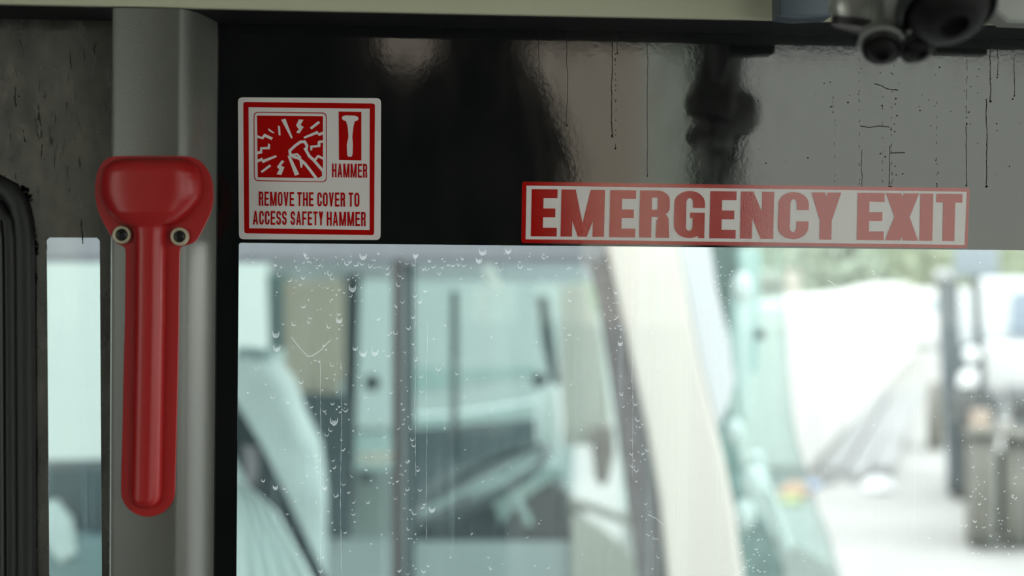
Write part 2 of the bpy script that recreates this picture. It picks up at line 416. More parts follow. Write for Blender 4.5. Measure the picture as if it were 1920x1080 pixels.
dome = [(296.5, 262, 318), (297, 240, 340), (299, 224, 352), (303, 212, 360), (309, 203, 367), (317, 196, 373), (328, 191, 377), (340, 189, 379), (353, 189, 379.5), (366, 190, 378.5), (376, 193, 375), (386, 198, 368), (396, 204, 360), (406, 211, 350), (414, 217, 341), (419, 224, 333), (422, 234, 325), (424, 243, 319), (428, 249, 316), (434, 252, 314), (445, 253.5, 312.5), (600, 252, 311), (750, 249.5, 308.5), (900, 246.5, 305.5), (925, 246, 304.5)]
for k in range(1, 11):
    a = pi / 2 * k / 10; dome.append((925 + 28 * sin(a), 275 - 29 * cos(a), 275 + 29.5 * cos(a)))
def cover():
    bm = bmesh.new(); yb = -.0502
    ys = set(); y = 293.0
    for tab in (outer, dome):
        for r in tab: ys.add(round(r[0], 3))
    y = 293
    while y < 968: ys.add(round(y, 3)); y += (2.2 if y < 460 or y > 900 else 12)
    ys = sorted(ys); prev = None; d0, d1 = dome[0][0], dome[-1][0]
    n = 30
    for y in ys:
        if y > 967.99: y = 967.9
        xl_, xr = interp(outer, y)
        if d0 <= y <= d1: dl, dr = interp(dome, y)
        else: dl = dr = (xl_ + xr) / 2
        dl = max(dl, xl_ + .3); dr = min(dr, xr - .3)
        # plateau height
        hh = .0165 if y < 400 else (.0165 + (.0115 - .0165) * min(1, (y - 400) / 26) ** 1.3 if y < 426 else .0115)
        e0 = max(0, min(1, (y - d0) / 30)); e1 = max(0, min(1, (d1 - y) / 20))
        hh *= math.sqrt(max(0, 1 - (1 - e0) ** 2.2)) * math.sqrt(max(0, 1 - (1 - e1) ** 2))
        ex = 4.6 if y < 400 else 4.6 - 1.4 * min(1, (y - 400) / 30)
        row = [(xl_, 0), (xl_, .0016), (xl_ + .5, .0019)]
        row += [((xl_ + .5) * (1 - t) + dl * t, .0019) for t in (.5,)]
        for k in range(n + 1):
            u = -cos(pi * k / n); row.append(((dl + dr) / 2 + u * (dr - dl) / 2, .0019 + hh * max(0, 1 - abs(u) ** ex) ** (1 / 1.9)))
        row += [((xr - .5) * (1 - t) + dr * t, .0019) for t in (.5,)]
        row += [(xr - .5, .0019), (xr, .0016), (xr, 0)]
        vs = []
        for x, h in row:
            q = P(x, y, yb); vs.append(bm.verts.new((q.x, yb - h, q.z)))
        if prev:
            for k in range(len(vs) - 1): bm.faces.new((prev[k], vs[k], vs[k + 1], prev[k + 1]))
        else: bm.faces.new(vs)
        prev = vs
    bm.faces.new(prev[::-1])
    bmesh.ops.recalc_face_normals(bm, faces=bm.faces)
    return bm
hc = thing('hammer_cover', 'red plastic hammer-shaped safety cover screwed to the grey-green pillar', 'safety cover', loc=P(277, 960, -.05))
def to_par(o, p):
    o.matrix_parent_inverse = Matrix.Translation(-p.location); return o
to_par(obj('shell', cover(), red_plastic, hc, smooth=True), hc)
brass = mat('dull_brass_washer', (.50, .45, .33), .45, metal=.1)
blk = mat('black_screw_steel', (.01, .01, .01), .35, metal=.2)
for cx, cy in ((229, 440.5), (337, 443.5)):
    c = P(cx, cy, -.0536); M = Matrix.Translation(c) @ Matrix.Rotation(pi / 2, 4, 'X')
    k = .95 / F
    w_ = to_par(obj('washer', lathe(bmesh.new(), [(10.5 * k, .0), (10.5 * k, .0016), (12 * k, .0026), (15.5 * k, .0024), (17.2 * k, .0012), (17.2 * k, -.0008)], M, 36), brass, hc, smooth=True), hc)
    s_ = obj('screw', lathe(bmesh.new(), [(10.7 * k, .0002), (10.4 * k, .0014), (7 * k, .0022), (4.4 * k, .0022), (3.6 * k, .0008), (0, .0008)], M, 30), blk, w_, smooth=True)

# ---------------------------------------------------------------- lettering
def rring(box_, a, b, rx, ry, t0=0.0, t1=1.0, n=7, start='r'):
    """rounded-rectangle ring; walks anticlockwise from the middle of the right side; t0..t1 part of the walk"""
    x0, y0, x1, y1 = box_
    def path(x0, y0, x1, y1, rx, ry):
        rx = min(max(rx, .001), (x1 - x0) / 2); ry = min(max(ry, .001), (y1 - y0) / 2); p = [(x1, (y0 + y1) / 2)]
        for cx, cy, a0 in ((x1 - rx, y1 - ry, 0), (x0 + rx, y1 - ry, 90), (x0 + rx, y0 + ry, 180), (x1 - rx, y0 + ry, 270)):
            for k in range(n + 1):
                q = radians(a0 + 90 * k / n); p.append((cx + rx * cos(q), cy + ry * sin(q)))
        p.append((x1, (y0 + y1) / 2)); return p
    O = path(x0, y0, x1, y1, rx, ry); I = path(x0 + a, y0 + b, x1 - a, y1 - b, rx - a, ry - b)
    N = len(O) - 1; i0, i1 = round(t0 * N), round(t1 * N)
    return [[O[i], O[i + 1], I[i + 1], I[i]] for i in range(i0, i1)], O, I, N
def R_(x0, y0, x1, y1): return [(x0, y0), (x1, y0), (x1, y1), (x0, y1)]
def glyph(ch, a, b):
    """polygons in the unit square; a = upright stroke, b = level stroke"""
    h = .5
    if ch == 'E': return [R_(0, 0, a, 1), R_(a, 1 - b, 1, 1), R_(a, h - b / 2, .93, h + b / 2), R_(a, 0, 1, b)]
    if ch == 'F': return [R_(0, 0, a, 1), R_(a, 1 - b, 1, 1), R_(a, h - b / 2 - .02, .9, h + b / 2 - .02)]
    if ch == 'H': return [R_(0, 0, a, 1), R_(1 - a, 0, 1, 1), R_(a, h - b / 2, 1 - a, h + b / 2)]
    if ch == 'I': return [R_(0, 0, 1, 1)]
    if ch == 'T': return [R_(0, 1 - b, 1, 1), R_(h - a / 2, 0, h + a / 2, 1 - b)]
    if ch == 'N': return [R_(0, 0, a, 1), R_(1 - a, 0, 1, 1), [(a * .0, 1), (a * 1.05, 1), (1, 0), (1 - a * 1.05, 0)]]
    if ch == 'M':
        c = a * .92
        return [R_(0, 0, a, 1), R_(1 - a, 0, 1, 1), [(0, 1), (c * 1.35, 1), (.5 + c * .28, 0), (.5 - c * .42, 0)], [(1 - c * 1.35, 1), (1, 1), (.5 + c * .42, 0), (.5 - c * .28, 0)]]
    if ch == 'V': return [[(0, 1), (a * 1.05, 1), (.5 + a * .42, 0), (.5 - a * .45, 0)], [(1 - a * 1.05, 1), (1, 1), (.5 + a * .45, 0), (.5 - a * .42, 0)]]
    if ch == 'Y': return [[(0, 1), (a * 1.15, 1), (.5 + a * .5, .4), (.5 - a * .5, .4)], [(1 - a * 1.15, 1), (1, 1), (.5 + a * .5, .4), (.5 - a * .5, .4)], R_(.5 - a / 2, 0, .5 + a / 2, .41)]
    if ch == 'X': return [[(.0, 1), (a * 1.15, 1), (1, 0), (1 - a * 1.15, 0)], [(1 - a * 1.15 , 1), (1, 1), (a * 1.15, 0), (0, 0)]]
    if ch == 'A': return [[(0, 0), (a * .98, 0), (.5 + a * .2, 1), (.5 - a * .5, 1)], [(1 - a * .98, 0), (1, 0), (.5 + a * .5, 1), (.5 - a * .2, 1)], R_(.24, .21, .76, .21 + b)]
    if ch == 'O': return rring((0, 0, 1, 1), a, b, .5, .26)[0]
    if ch == 'C':
        q, O, I, N = rring((0, 0, 1, 1), a, b, .5, .26); q = q[1:-1]
        return q + [[O[1], I[1], (1 - a, .62), (1, .62)], [O[N - 1], I[N - 1], (1 - a, .38), (1, .38)]]
    if ch == 'G':
        q, O, I, N = rring((0, 0, 1, 1), a, b, .5, .26); q = q[1:-1]
        return q + [[O[1], I[1], (1 - a, .64), (1, .64)], [O[N - 1], I[N - 1], (1 - a, .5), (1, .5)], R_(.52, .42, 1, .54), R_(.8, 0, 1, .3)]
    if ch == 'S':
        m0, m1 = .5 - b / 2, .5 + b / 2
        q, O, I, N = rring((0, m0, 1, 1), a, b, .5, .24); k = round(.75 * N) - 2
        A1 = q[1:k + 2] + [[O[1], I[1], (1 - a, .70), (1, .70)]]
        q, O, I, N = rring((0, 0, 1, m1), a, b, .5, .24)
        n = 7; s0 = 1 + n  # from the top centre back round the right, down to the left
        seg = [i for i in range(N) if i <= s0] + [i for i in range(N) if i >= 1 + 2 * (n + 1) + 0]
        A2 = [q[i] for i in seg]
        j = 1 + 2 * (n + 1)
        A2.append([O[j], I[j], (a, .31), (0, .31)])
        return A1 + A2 + [R_(.38, m0, .62, m1)]
    if ch == 'R':
        q = rring((0, .44, 1, 1), a, b, .42, .2)[0]
        return q + [R_(0, 0, a, 1), [(1 - a * 1.12, 0), (1, 0), (.97, .40), (.90, .49), (.70, .50), (.97 - a, .36)]]
    return []
WID = dict(M=1.5, I=.5, H=1.08, A=1.12, V=1.08, O=1.06, N=1.1)
def glyph_mesh(bm, polys, quad, y):
    (ax, ay), (bx, by), (cx, cy), (dx, dy) = quad     # top-left, top-right, bottom-right, bottom-left in photo pixels
    for ip, pl in enumerate(polys):
        vs = []
        for u, w in pl:
            x = (ax * (1 - u) + bx * u) * w + (dx * (1 - u) + cx * u) * (1 - w)
            yy = (ay * (1 - u) + by * u) * w + (dy * (1 - u) + cy * u) * (1 - w)
            vs.append(bm.verts.new(P(x, yy, y - ip * 3e-6)))
        try: bm.faces.new(vs)
        except Exception: pass
def word_mesh(word, x0, x1, ytl, ytr, ybl, ybr, y, a=.26, b=.13, gap=.24):
    bm = bmesh.new(); tot = sum(WID.get(c, 1) if c != ' ' else .42 for c in word) + gap * (len(word) - 1); x = 0
    for c in word:
        w = WID.get(c, 1) if c != ' ' else .42
        if c != ' ':
            u0, u1 = x / tot, (x + w) / tot; X = lambda u: x0 + (x1 - x0) * u; T = lambda u: ytl + (ytr - ytl) * u; B = lambda u: ybl + (ybr - ybl) * u
            glyph_mesh(bm, glyph(c, a / w if c != 'M' else a / w * 1.0, b), [(X(u0), T(u0)), (X(u1), T(u1)), (X(u1), B(u1)), (X(u0), B(u0))], y)
        x += w + gap
    return face_cam(bm)
def face_cam(bm):
    bmesh.ops.recalc_face_normals(bm, faces=bm.faces); bm.normal_update()
    fl = [f for f in bm.faces if f.normal.y > 0]
    if fl: bmesh.ops.reverse_faces(bm, faces=fl)
    return bm
def rr_px(x0, y0, x1, y1, r, n=5, sl=0.0):
    pts = []
    for cx, cy, a0 in ((x1 - r, y0 + r, -90), (x1 - r, y1 - r, 0), (x0 + r, y1 - r, 90), (x0 + r, y0 + r, 180)):
        for k in range(n + 1):
            q = radians(a0 + 90 * k / n); pts.append((cx + r * cos(q), cy + r * sin(q)))
    return [(x, y + sl * (x - x0)) for x, y in pts]
def flat(pts, y): 
    bm = bmesh.new(); bm.faces.new([bm.verts.new(P(px, py, y)) for px, py in pts]); return face_cam(bm)
def ringflat(O, I, y):
    bm = bmesh.new(); a = [bm.verts.new(P(px, py, y)) for px, py in O]; b = [bm.verts.new(P(px, py, y)) for px, py in I]
    for k in range(len(a)): bm.faces.new((a[k], a[(k + 1) % len(a)], b[(k + 1) % len(a)], b[k]))
    return face_cam(bm)
red_ink = mat('glossy_red_ink', (.46, .005, .004), .04, ior=1.6, bump=(1100, .5, .00006))
white_vinyl = mat('glossy_white_vinyl', (.80, .755, .755), .2, bump=(1200, .15, .0001))
L0, L1, L2, L3 = -.00165, -.00178, -.00192, -.00206

# --- EMERGENCY EXIT sticker
es = thing('emergency_exit_sticker', 'long red and white sticker with EMERGENCY EXIT lettering on the black window border', 'sticker')
def slab(pts, yfront, m, nm, par):
    return obj(nm, prism([P(x, y, yfront) for x, y in pts], .0004), m, par)
def quad_rr(TL, TR, BR, BL, r, n=4):
    C = [Vector(c) for c in (TL, TR, BR, BL)]; out_ = []
    for i in range(4):
        c = C[i]; p = (C[i - 1] - c).normalized(); q = (C[(i + 1) % 4] - c).normalized()
        if r <= 0: out_.append(tuple(c)); continue
        for k in range(n + 1):
            t = k / n; out_.append(tuple(c + p * r * (1 - t) ** 2 + q * r * t ** 2))
    return out_
eo = quad_rr((979, 340.5), (1818.5, 352.5), (1814, 465.5), (977.5, 455.5), 5)
slab(eo, L0, white_vinyl, 'backing', es)
ei = quad_rr((987.3, 348), (1813, 359.5), (1809, 459.3), (985.5, 448.5), .01)
obj('border', ringflat(eo, ei, L1), red_ink, es)
EX = [('E', 996.3, 1044.7), ('M', 1052, 1133.5), ('E', 1143.5, 1192), ('R', 1199.5, 1255.5), ('G', 1264.2, 1321.5), ('E', 1331, 1380.3), ('N', 1388.5, 1450.8), ('C', 1459.2, 1516.3), ('Y', 1520.8, 1576.5),
      ('E', 1607.5, 1658), ('X', 1660.5, 1722.5), ('I', 1725.2, 1749.2), ('T', 1754.8, 1804)]
bms = [bmesh.new(), bmesh.new()]
for i, (c, x0, x1) in enumerate(EX):
    top = lambda x: 354.6 + (x - 996) * .01125; bot = lambda x: 442.9 + (x - 996) * .01165
    lean = 1.0
    a_ = 22.3 / (x1 - x0); b_ = .185
    if c in 'CGR': b_ = .15
    if c == 'X': a_ = .40
    if c == 'Y': a_ = .40
    if c == 'M': a_ = 21.5 / (x1 - x0)
    glyph_mesh(bms[0 if i < 9 else 1], glyph(c, a_, b_), [(x0 + lean, top(x0)), (x1 + lean, top(x1)), (x1 - lean, bot(x1)), (x0 - lean, bot(x0))], L2)
for bm in bms: obj('lettering', face_cam(bm), red_ink, es)

# --- hammer instruction sticker
hs = thing('hammer_sticker', 'square red and white sticker with a smashing-glass pictogram and REMOVE THE COVER text', 'sticker')
so = quad_rr((446, 182.5), (714.5, 184), (713.5, 450), (448, 448.5), 9)
slab(so, L0, white_vinyl, 'backing', hs)
b0 = quad_rr((456, 191), (703, 194), (701.5, 441), (458, 437.5), 5); b1 = quad_rr((466, 201), (693.2, 203.8), (693, 431.2), (467.2, 427.8), .01)
obj('border', ringflat(b0, b1, L1), red_ink, hs)
def Z(pts): return [(450 + x / 6.97, 195 + y / 6.97) for x, y in pts]
o0 = quad_rr(*Z([(176, 103), (1132, 112), (1134, 1022), (182, 1006)]), 9); o1 = quad_rr(*Z([(187, 114), (1122, 124), (1124, 1011), (193, 995)]), 8)
obj('thin_outline', ringflat(o0, o1, L1), red_ink, hs)
obj('pictogram_panel', flat(Z([(222, 150), (1084, 160), (1084, 860), (1070, 900), (1072, 940), (1035, 962), (980, 968), (232, 958)]), L1), red_ink, hs)
bm = bmesh.new()
nlay = [0]
def poly(pts):
    nlay[0] += 1
    bm.faces.new([bm.verts.new(P(x, y, L2 - nlay[0] * 2e-6)) for x, y in Z(pts)])
def stroke(pts, w):
    ps = Z(pts); w = w / 6.97 / 2
    for (a, b) in zip(ps, ps[1:]):
        a, b = Vector(a), Vector(b); d = (b - a).normalized(); nn = Vector((-d.y, d.x)) * w
        a2, b2 = a - d * w * .5, b + d * w * .5
        nlay[0] += 1
        bm.faces.new([bm.verts.new(P(q.x, q.y, L2 - nlay[0] * 2e-6)) for q in (a2 + nn, b2 + nn, b2 - nn, a2 - nn)])
poly([(538, 205), (592, 190), (688, 440), (668, 452)])
poly([(770, 200), (830, 206), (790, 275), (832, 300), (775, 385), (733, 372), (768, 330), (733, 280)])
poly([(1022, 222), (1048, 245), (935, 333), (912, 310)])
poly([(832, 428), (1010, 350), (1030, 380), (1088, 358), (1088, 398), (1035, 418), (1005, 392), (838, 455)])
poly([(915, 545), (1015, 535), (1015, 492), (1040, 475), (1088, 478), (1088, 505), (1052, 508), (1050, 560), (945, 572), (945, 600), (920, 608)])
poly([(495, 285), (522, 290), (530, 410), (505, 408)])
poly([(222, 405), (285, 430), (318, 385), (430, 440), (412, 470), (325, 430), (300, 462), (222, 440)])
poly([(365, 315), (410, 345), (455, 380), (430, 382), (375, 350)])
poly([(365, 512), (395, 530), (390, 590), (290, 592), (290, 645), (222, 660), (222, 622), (262, 612), (262, 565), (362, 560)])
poly([(222, 730), (290, 700), (300, 728), (470, 668), (482, 692), (298, 772), (278, 745), (222, 768)])
poly([(385, 790), (408, 812), (290, 900), (268, 880)])
poly([(545, 735), (580, 748), (535, 805), (580, 825), (540, 928), (478, 918), (512, 855), (482, 822)])
poly([(622, 680), (655, 672), (775, 918), (718, 938)])
# hand and hammer outline
stroke([(1000, 975), (905, 850), (850, 780), (770, 710), (700, 690), (655, 655), (650, 610), (720, 545), (790, 495), (845, 492), (875, 545), (865, 600)], 36)
stroke([(850, 580), (905, 680), (960, 730), (1090, 880)], 38)
stroke([(960, 725), (985, 725), (1020, 680), (1090, 715)], 30)
poly([(775, 720), (835, 740), (808, 835), (790, 830)])
stroke([(690, 665), (745, 655), (790, 700)], 26)
stroke([(1085, 890), (1090, 960), (1040, 985), (1000, 975)], 28)
obj('pictogram_lines', face_cam(bm), white_vinyl, hs)
def Z1(pts): return [(430 + x / 3.7233, 170 + y / 3.7233) for x, y in pts]
obj('icon_panel', flat(Z1([(763, 145), (922, 148), (922, 487), (765, 484)]), L1), red_ink, hs)
obj('hammer_icon', flat(Z1([(790, 180), (810, 172), (875, 174), (897, 183), (902, 195), (895, 208), (876, 213), (866, 250), (858, 320), (862, 370), (860, 445), (853, 460), (832, 461), (823, 452), (820, 380), (832, 320), (826, 250), (815, 212), (793, 205), (785, 192)]), L2), white_vinyl, hs)
def txt(word, x0, x1, yt, yb, sl, gap=.26):
    (a, t), (b, bo) = Z1([(x0, yt), (x1, yb)])
    obj('lettering', word_mesh(word, a, b, t, t + sl, bo, bo + sl, L2, a=.36, b=.15, gap=gap), red_ink, hs)
txt('HAMMER', 717, 962, 508, 605, .7)
txt('REMOVE', 206, 452, 704, 803, .9); txt('THE', 474, 588, 708, 806, .3); txt('COVER', 614, 808, 709, 808, .6); txt('TO', 832, 908, 711, 810, .3)
txt('ACCESS', 165, 400, 838, 935, .7); txt('SAFETY', 428, 655, 841, 938, .7); txt('HAMMER', 680, 952, 844, 943, .8)

# --- overhead duct with air nozzles (near the camera, upper right)
zd = CAM.z + .262
obj('trim_4', Box((.12, -.50, zd), (X1, -.19, ZC), .004), mat('dark_grey_duct', (.10, .11, .115), .5), kind='structure')
silver = mat('silver_lacquered_plastic', (.42, .42, .40), .28, metal=.5)
dgrey = mat('charcoal_plastic', (.018, .019, .02), .4)
blackp = mat('deep_black_plastic', (.003, .003, .003), .6, spec=.25)
kk = .75 / F
unit = thing('air_vent_unit', 'blurred overhead unit of round black air nozzles and silver lamp hanging at the top right', 'air vent')
def vent(px, py, R, Y, tilt, tx, body_up, bodyr=1.15):
    c = P(px, py, Y); M = Matrix.Translation(c) @ Matrix.Rotation(tx, 4, 'Y') @ Matrix.Rotation(-tilt, 4, 'X') @ Matrix.Rotation(pi, 4, 'X')
    v_ = obj('nozzle_housing', lathe(bmesh.new(), [(R * .35, -.12), (R * .5, -R * 1.5), (R * bodyr * .95, -R * .9), (R * bodyr * 1.04, -R * .28), (R * 1.0, -R * .22), (R * .9, -R * .2)], M, 48), silver, unit, smooth=True)
    obj('ring', lathe(bmesh.new(), [(R * .86, -R * .3), (R * .86, -.02 * R), (R * .93, R * .08), (R * 1.0, R * .02), (R * 1.02, -R * .12), (R * 1.0, -R * .3)], M, 48), dgrey, v_, smooth=True)
    obj('nozzle_ball', lathe(bmesh.new(), [(R * .84, -R * .2), (R * .80, R * .1), (R * .66, R * .34), (R * .45, R * .46), (R * .3, R * .47), (R * .26, R * .30), (0, R * .28)], M, 40), blackp, v_, smooth=True)
vent(1778, 18, 94 * kk, -.270, radians(35), radians(-4), .05)
vent(1654, 92, 39 * kk, -.250, radians(38), radians(14), .026)
vent(1722, 90, 38 * kk, -.252, radians(38), radians(-14), .026)
ML = Matrix.Translation(P(1626, 30, -.215)) @ Matrix.Rotation(radians(10), 4, 'Y') @ Matrix.Diagonal((1, .45, 1, 1))
lh = obj('lamp_housing', lathe(bmesh.new(), [(0, .13), (50 * kk, .13), (60 * kk, .03), (78 * kk, .01), (80 * kk, 0), (72 * kk, -.004), (66 * kk, -.004), (0, -.001)], ML, 48), silver, unit, smooth=True)
obj('lamp_band', lathe(bmesh.new(), [(71 * kk, -.004), (69 * kk, -.0085), (60 * kk, -.009), (0, -.009)], ML, 48), dgrey, lh, smooth=True)
obj('mounting_bracket', prism([P(x, y, -.085) for x, y in ((1462, -420), (1462, 30), (1500, 34), (1560, 30), (1570, -420))], .02, .003), mat('slate_blue_plastic', (.10, .13, .16), .4), unit, smooth=True)
obj('mounting_bracket', prism([P(x, y, -.072) for x, y in ((1850, -420), (1862, 20), (1890, 42), (1990, 46), (1990, -420))], .018, .003), mat('pale_silver_plastic', (.45, .46, .44), .3), unit, smooth=True)

# --- opposite side of the coach: seen only as the reflection in the black border
opp = bmesh.new()
ys_, ye_ = YB - .05, YB
def wb(x0, z0, x1, z1): box(opp, (x0, ys_, z0), (x1, ye_, z1))
q = lambda px, py: PM(px, py, 2.3)
zt_o = q(1650, 88).z; zt_l = q(80, 78).z; zlow = 1.42
xs = [X0, q(-170, 300).x, q(150, 300).x, q(958, 300).x, q(1300, 300).x, q(1392, 300).x, X1 - .1]
wb(X0, ZF, X1, zlow)
wb(X0, zt_o, X1, ZC)
wb(xs[0], zlow, X0 + .1, zt_o); wb(xs[1] - .12, zlow, xs[1], zt_o); wb(xs[2], zlow, xs[3], zt_o); wb(xs[4], zlow, xs[5], zt_o); wb(xs[6], zlow, X1, zt_o)
prism([Vector((w_.x, ys_, w_.z)) for w_ in (q(950, 900), q(950, 50), q(968, 72), q(1015, 150), q(1050, 220), q(1072, 300), q(1086, 400), q(1092, 900))], .09, bm=opp)  # curved piece added to darken the left edge of the mirrored opening
obj('wall_right', opp, innerwall, kind='structure')
for i, (a_, b_) in enumerate(((X0 + .1, xs[1] - .12), (xs[1], xs[2]), (xs[3], xs[4]), (xs[5], xs[6]))):
    obj('window_%d' % (i + 3), Box((a_, YB - .03, zlow), (b_, YB - .026, zt_o)), clear2, kind='structure')
def cloth(name, tintc, haze, hz):
    return glass(name, tintc, haze, hz)
def curtain(pts, m, label, y=YB + .03):
    n = 14; bm = bmesh.new(); (x0, x1, xb0, xb1, z0, z1) = pts; prev = None
    for k in range(n * 3 + 1):
        t = k / (n * 3); dy = .012 * sin(t * n * 2 * pi / 2)
        r = [bm.verts.new((x0 + (x1 - x0) * t, y + dy, z1)), bm.verts.new(((x0 * .35 + xb0 * .65) * (1 - t) + (x1 * .35 + xb1 * .65) * t, y + dy, z1 * .35 + z0 * .65)), bm.verts.new((xb0 + (xb1 - xb0) * t, y + dy, z0))]
        if prev:
            bm.faces.new((prev[0], r[0], r[1], prev[1])); bm.faces.new((prev[1], r[1], r[2], prev[2]))
        prev = r
    return tag(obj('curtain', bm, m, smooth=True), label, 'curtain')
brownc = glass('sheer_brown_fabric', (.84, .70, .62), .12, (.5, .38, .32), ior=1.02)
greenc = glass('sheer_grey_green_fabric', (.82, .88, .80), .1, (.5, .55, .5), ior=1.02)
greyc = glass('sheer_grey_brown_fabric', (.50, .46, .40), .3, (.3, .28, .24), ior=1.02)
curtain((q(950, 80).x, q(1205, 80).x, q(1000, 400).x, q(1195, 400).x, zlow, zt_o + .02), brownc, 'sheer brown curtain on the opposite side, mirrored above the EMERGENCY EXIT sticker')
curtain((q(1212, 80).x, q(1300, 80).x, q(1205, 400).x, q(1330, 400).x, zlow, zt_o + .02), greenc, 'sheer grey-green curtain beside the brown one, mirrored in the black window border')
curtain((q(-180, 80).x, q(165, 80).x, q(-180, 400).x, q(150, 400).x, zlow, zt_o + .02), greyc, 'grey-brown curtain mirrored in the grimy black panel at the far left')
lamp_c = q(765, 80)  # unseen lamp added to give the soft glow mirrored in the border
lm = thing('added_glow_lamp', 'small warm lamp, added out of view, mirrored as a soft glow at the top of the black border', 'lamp')
obj('glow_diffuser', lathe(bmesh.new(), [(0, .012), (.05, .009), (.065, 0), (0, -.002)], Matrix.Translation(lamp_c + Vector((0, .01, 0))) @ Matrix.Rotation(-pi / 2, 4, 'X'), 32), mat('warm_glow_diffuser', (.5, .45, .4), .5, emit=((1, .85, .7), 1.3)), lm, smooth=True)
obj('glow_base', lathe(bmesh.new(), [(0, 0), (.075, 0), (.075, -.012), (0, -.012)], Matrix.Translation(lamp_c + Vector((0, .006, 0))) @ Matrix.Rotation(-pi / 2, 4, 'X'), 32), dgrey, lm, smooth=True)

# ================================================================ OUTSIDE
concrete = mat('pale_concrete', (.40, .395, .37), .9, var=.10, vscale=.8)
bm = bmesh.new(); bmesh.ops.create_grid(bm, x_segments=2, y_segments=2, size=150); bmesh.ops.translate(bm, verts=bm.verts, vec=(0, 60, 0))
g = obj('ground', bm, concrete); g['kind'] = 'structure'
GZ = 0.0

# --- neighbouring white coach, its front end to the right
NB = thing('parked_coach', 'white coach parked close alongside, its cab windows and cream front pillar seen through the glass', 'bus')
ys0 = 2.8
def nb(name, bm, m, smooth=False, label=None, parent=None): return obj(name, bm, m, parent or NB, smooth=smooth, label=label)
gask = mat('dark_brown_gasket', (.05, .042, .042), .6)
dteal = mat('dark_teal_frame', (.018, .036, .04), .5)
mteal = mat('mid_teal_frame', (.16, .24, .24), .4)
# outer skin
nb('roof_edge', pp([(-900, 200), (1120, 200), (1140, 465), (1128, 486), (-900, 478)], ys0, .10, .004), shaded_white_paint)
nb('roof', Box((-5.0, ys0 + .05, 3.0), (P(1120, 300, ys0).x, ys0 + 2.45, 3.06)), white_paint)
nb('lower_side', pp([(-900, 1120), (1235, 1120), (1260, 2450), (-900, 2450)], ys0, .05), white_paint)
nb('far_side', pp([(-900, 1135), (1290, 1135), (1290, 2300), (-900, 2300)], ys0 + 2.4, .05), white_paint)
nb('top_gasket', pp([(-900, 478), (1128, 486), (1122, 496), (-900, 488)], ys0 + .005, .04), mat('grey_blue_gasket', (.16, .18, .20), .5))
nb('window_divider', pp([(735, 488), (751, 488), (752, 1130), (736, 1130)], ys0 + .002, .02), gask)
nb('sliding_frame', pp([(765, 492), (777, 492), (778, 1130), (766, 1130)], ys0 + .03, .02), dteal)
nb('sliding_rail', pp([(752, 492), (764, 492), (765, 1130), (753, 1130)], ys0 + .028, .01), mat('pale_teal_rail', (.13, .17, .17), .4))
nb('pillar_gasket', pp([(1086, 486), (1146, 466), (1166, 560), (1192, 690), (1217, 800), (1242, 950), (1262, 1130), (1206, 1130), (1190, 1000), (1168, 850), (1150, 720), (1124, 560), (1110, 500)], ys0 + .01, .06), mat('mottled_grey_gasket', (.11, .11, .115), .5, var=.2, vscale=30))  # mid-grey with a random mottle
nb('front_pillar', pp([(1132, 430), (1266, 430), (1280, 500), (1296, 580), (1315, 680), (1338, 770), (1360, 860), (1378, 950), (1396, 1080), (1400, 1200), (1262, 1200), (1255, 1080), (1240, 940), (1215, 800), (1190, 690), (1162, 560), (1140, 465)], ys0 - .02, .09, .018), cream_paint, smooth=True)
nb('side_glass', pp([(-900, 484), (1090, 492), (1125, 560), (1150, 700), (1170, 850), (1195, 1000), (1210, 1130), (-900, 1130)], ys0 + .035, .005), tint)
# windscreen: bulges forward between the two front pillars
def windscreen():
    bm = bmesh.new(); grid = []
    zr = [(430, 1262, 1432), (500, 1278, 1432), (600, 1300, 1434), (700, 1318, 1436), (800, 1343, 1441), (870, 1360, 1448), (950, 1377, 1466), (1020, 1386, 1484), (1090, 1395, 1506), (1200, 1400, 1530)]
    for py, xe, xs_ in zr:
        e = P(xe, py, ys0 + .03); s = P(xs_, py, ys0 + 1.2)
        row = []
        for k in range(17):
            t = k / 16; yy = ys0 + .03 + t * 2.34
            x = e.x + (s.x - e.x) * (1 - abs(2 * t - 1) ** 2.6)
            row.append(bm.verts.new((x, yy, e.z)))
        grid.append(row)
    for a, b in zip(grid, grid[1:]):
        for k in range(16): bm.faces.new((a[k], a[k + 1], b[k + 1], b[k]))
    return bm
nb('windscreen', windscreen(), glass('pale_green_windscreen', (.77, .87, .85), .05, (.6, .75, .72), ior=1.05), smooth=True)
# front bodywork under the windscreen
bm = bmesh.new()
for k in range(16):
    t0_, t1_ = k / 16, (k + 1) / 16
    pts = []
    for t in (t0_, t1_):
        e = P(1400, 1200, ys0 + .03); s = P(1530, 1200, ys0 + 1.2)
        pts.append(Vector((e.x + (s.x - e.x) * (1 - abs(2 * t - 1) ** 2.6) , ys0 + .03 + t * 2.34, e.z)))
    a_, b_ = pts
    vs = [bm.verts.new(v_) for v_ in (a_, b_, Vector((b_.x + .03, b_.y, .4)), Vector((a_.x + .03, a_.y, .4)))]
    bm.faces.new(vs)
bmesh.ops.remove_doubles(bm, verts=bm.verts, dist=.001)
nb('front_panel', bm, white_paint, smooth=True)
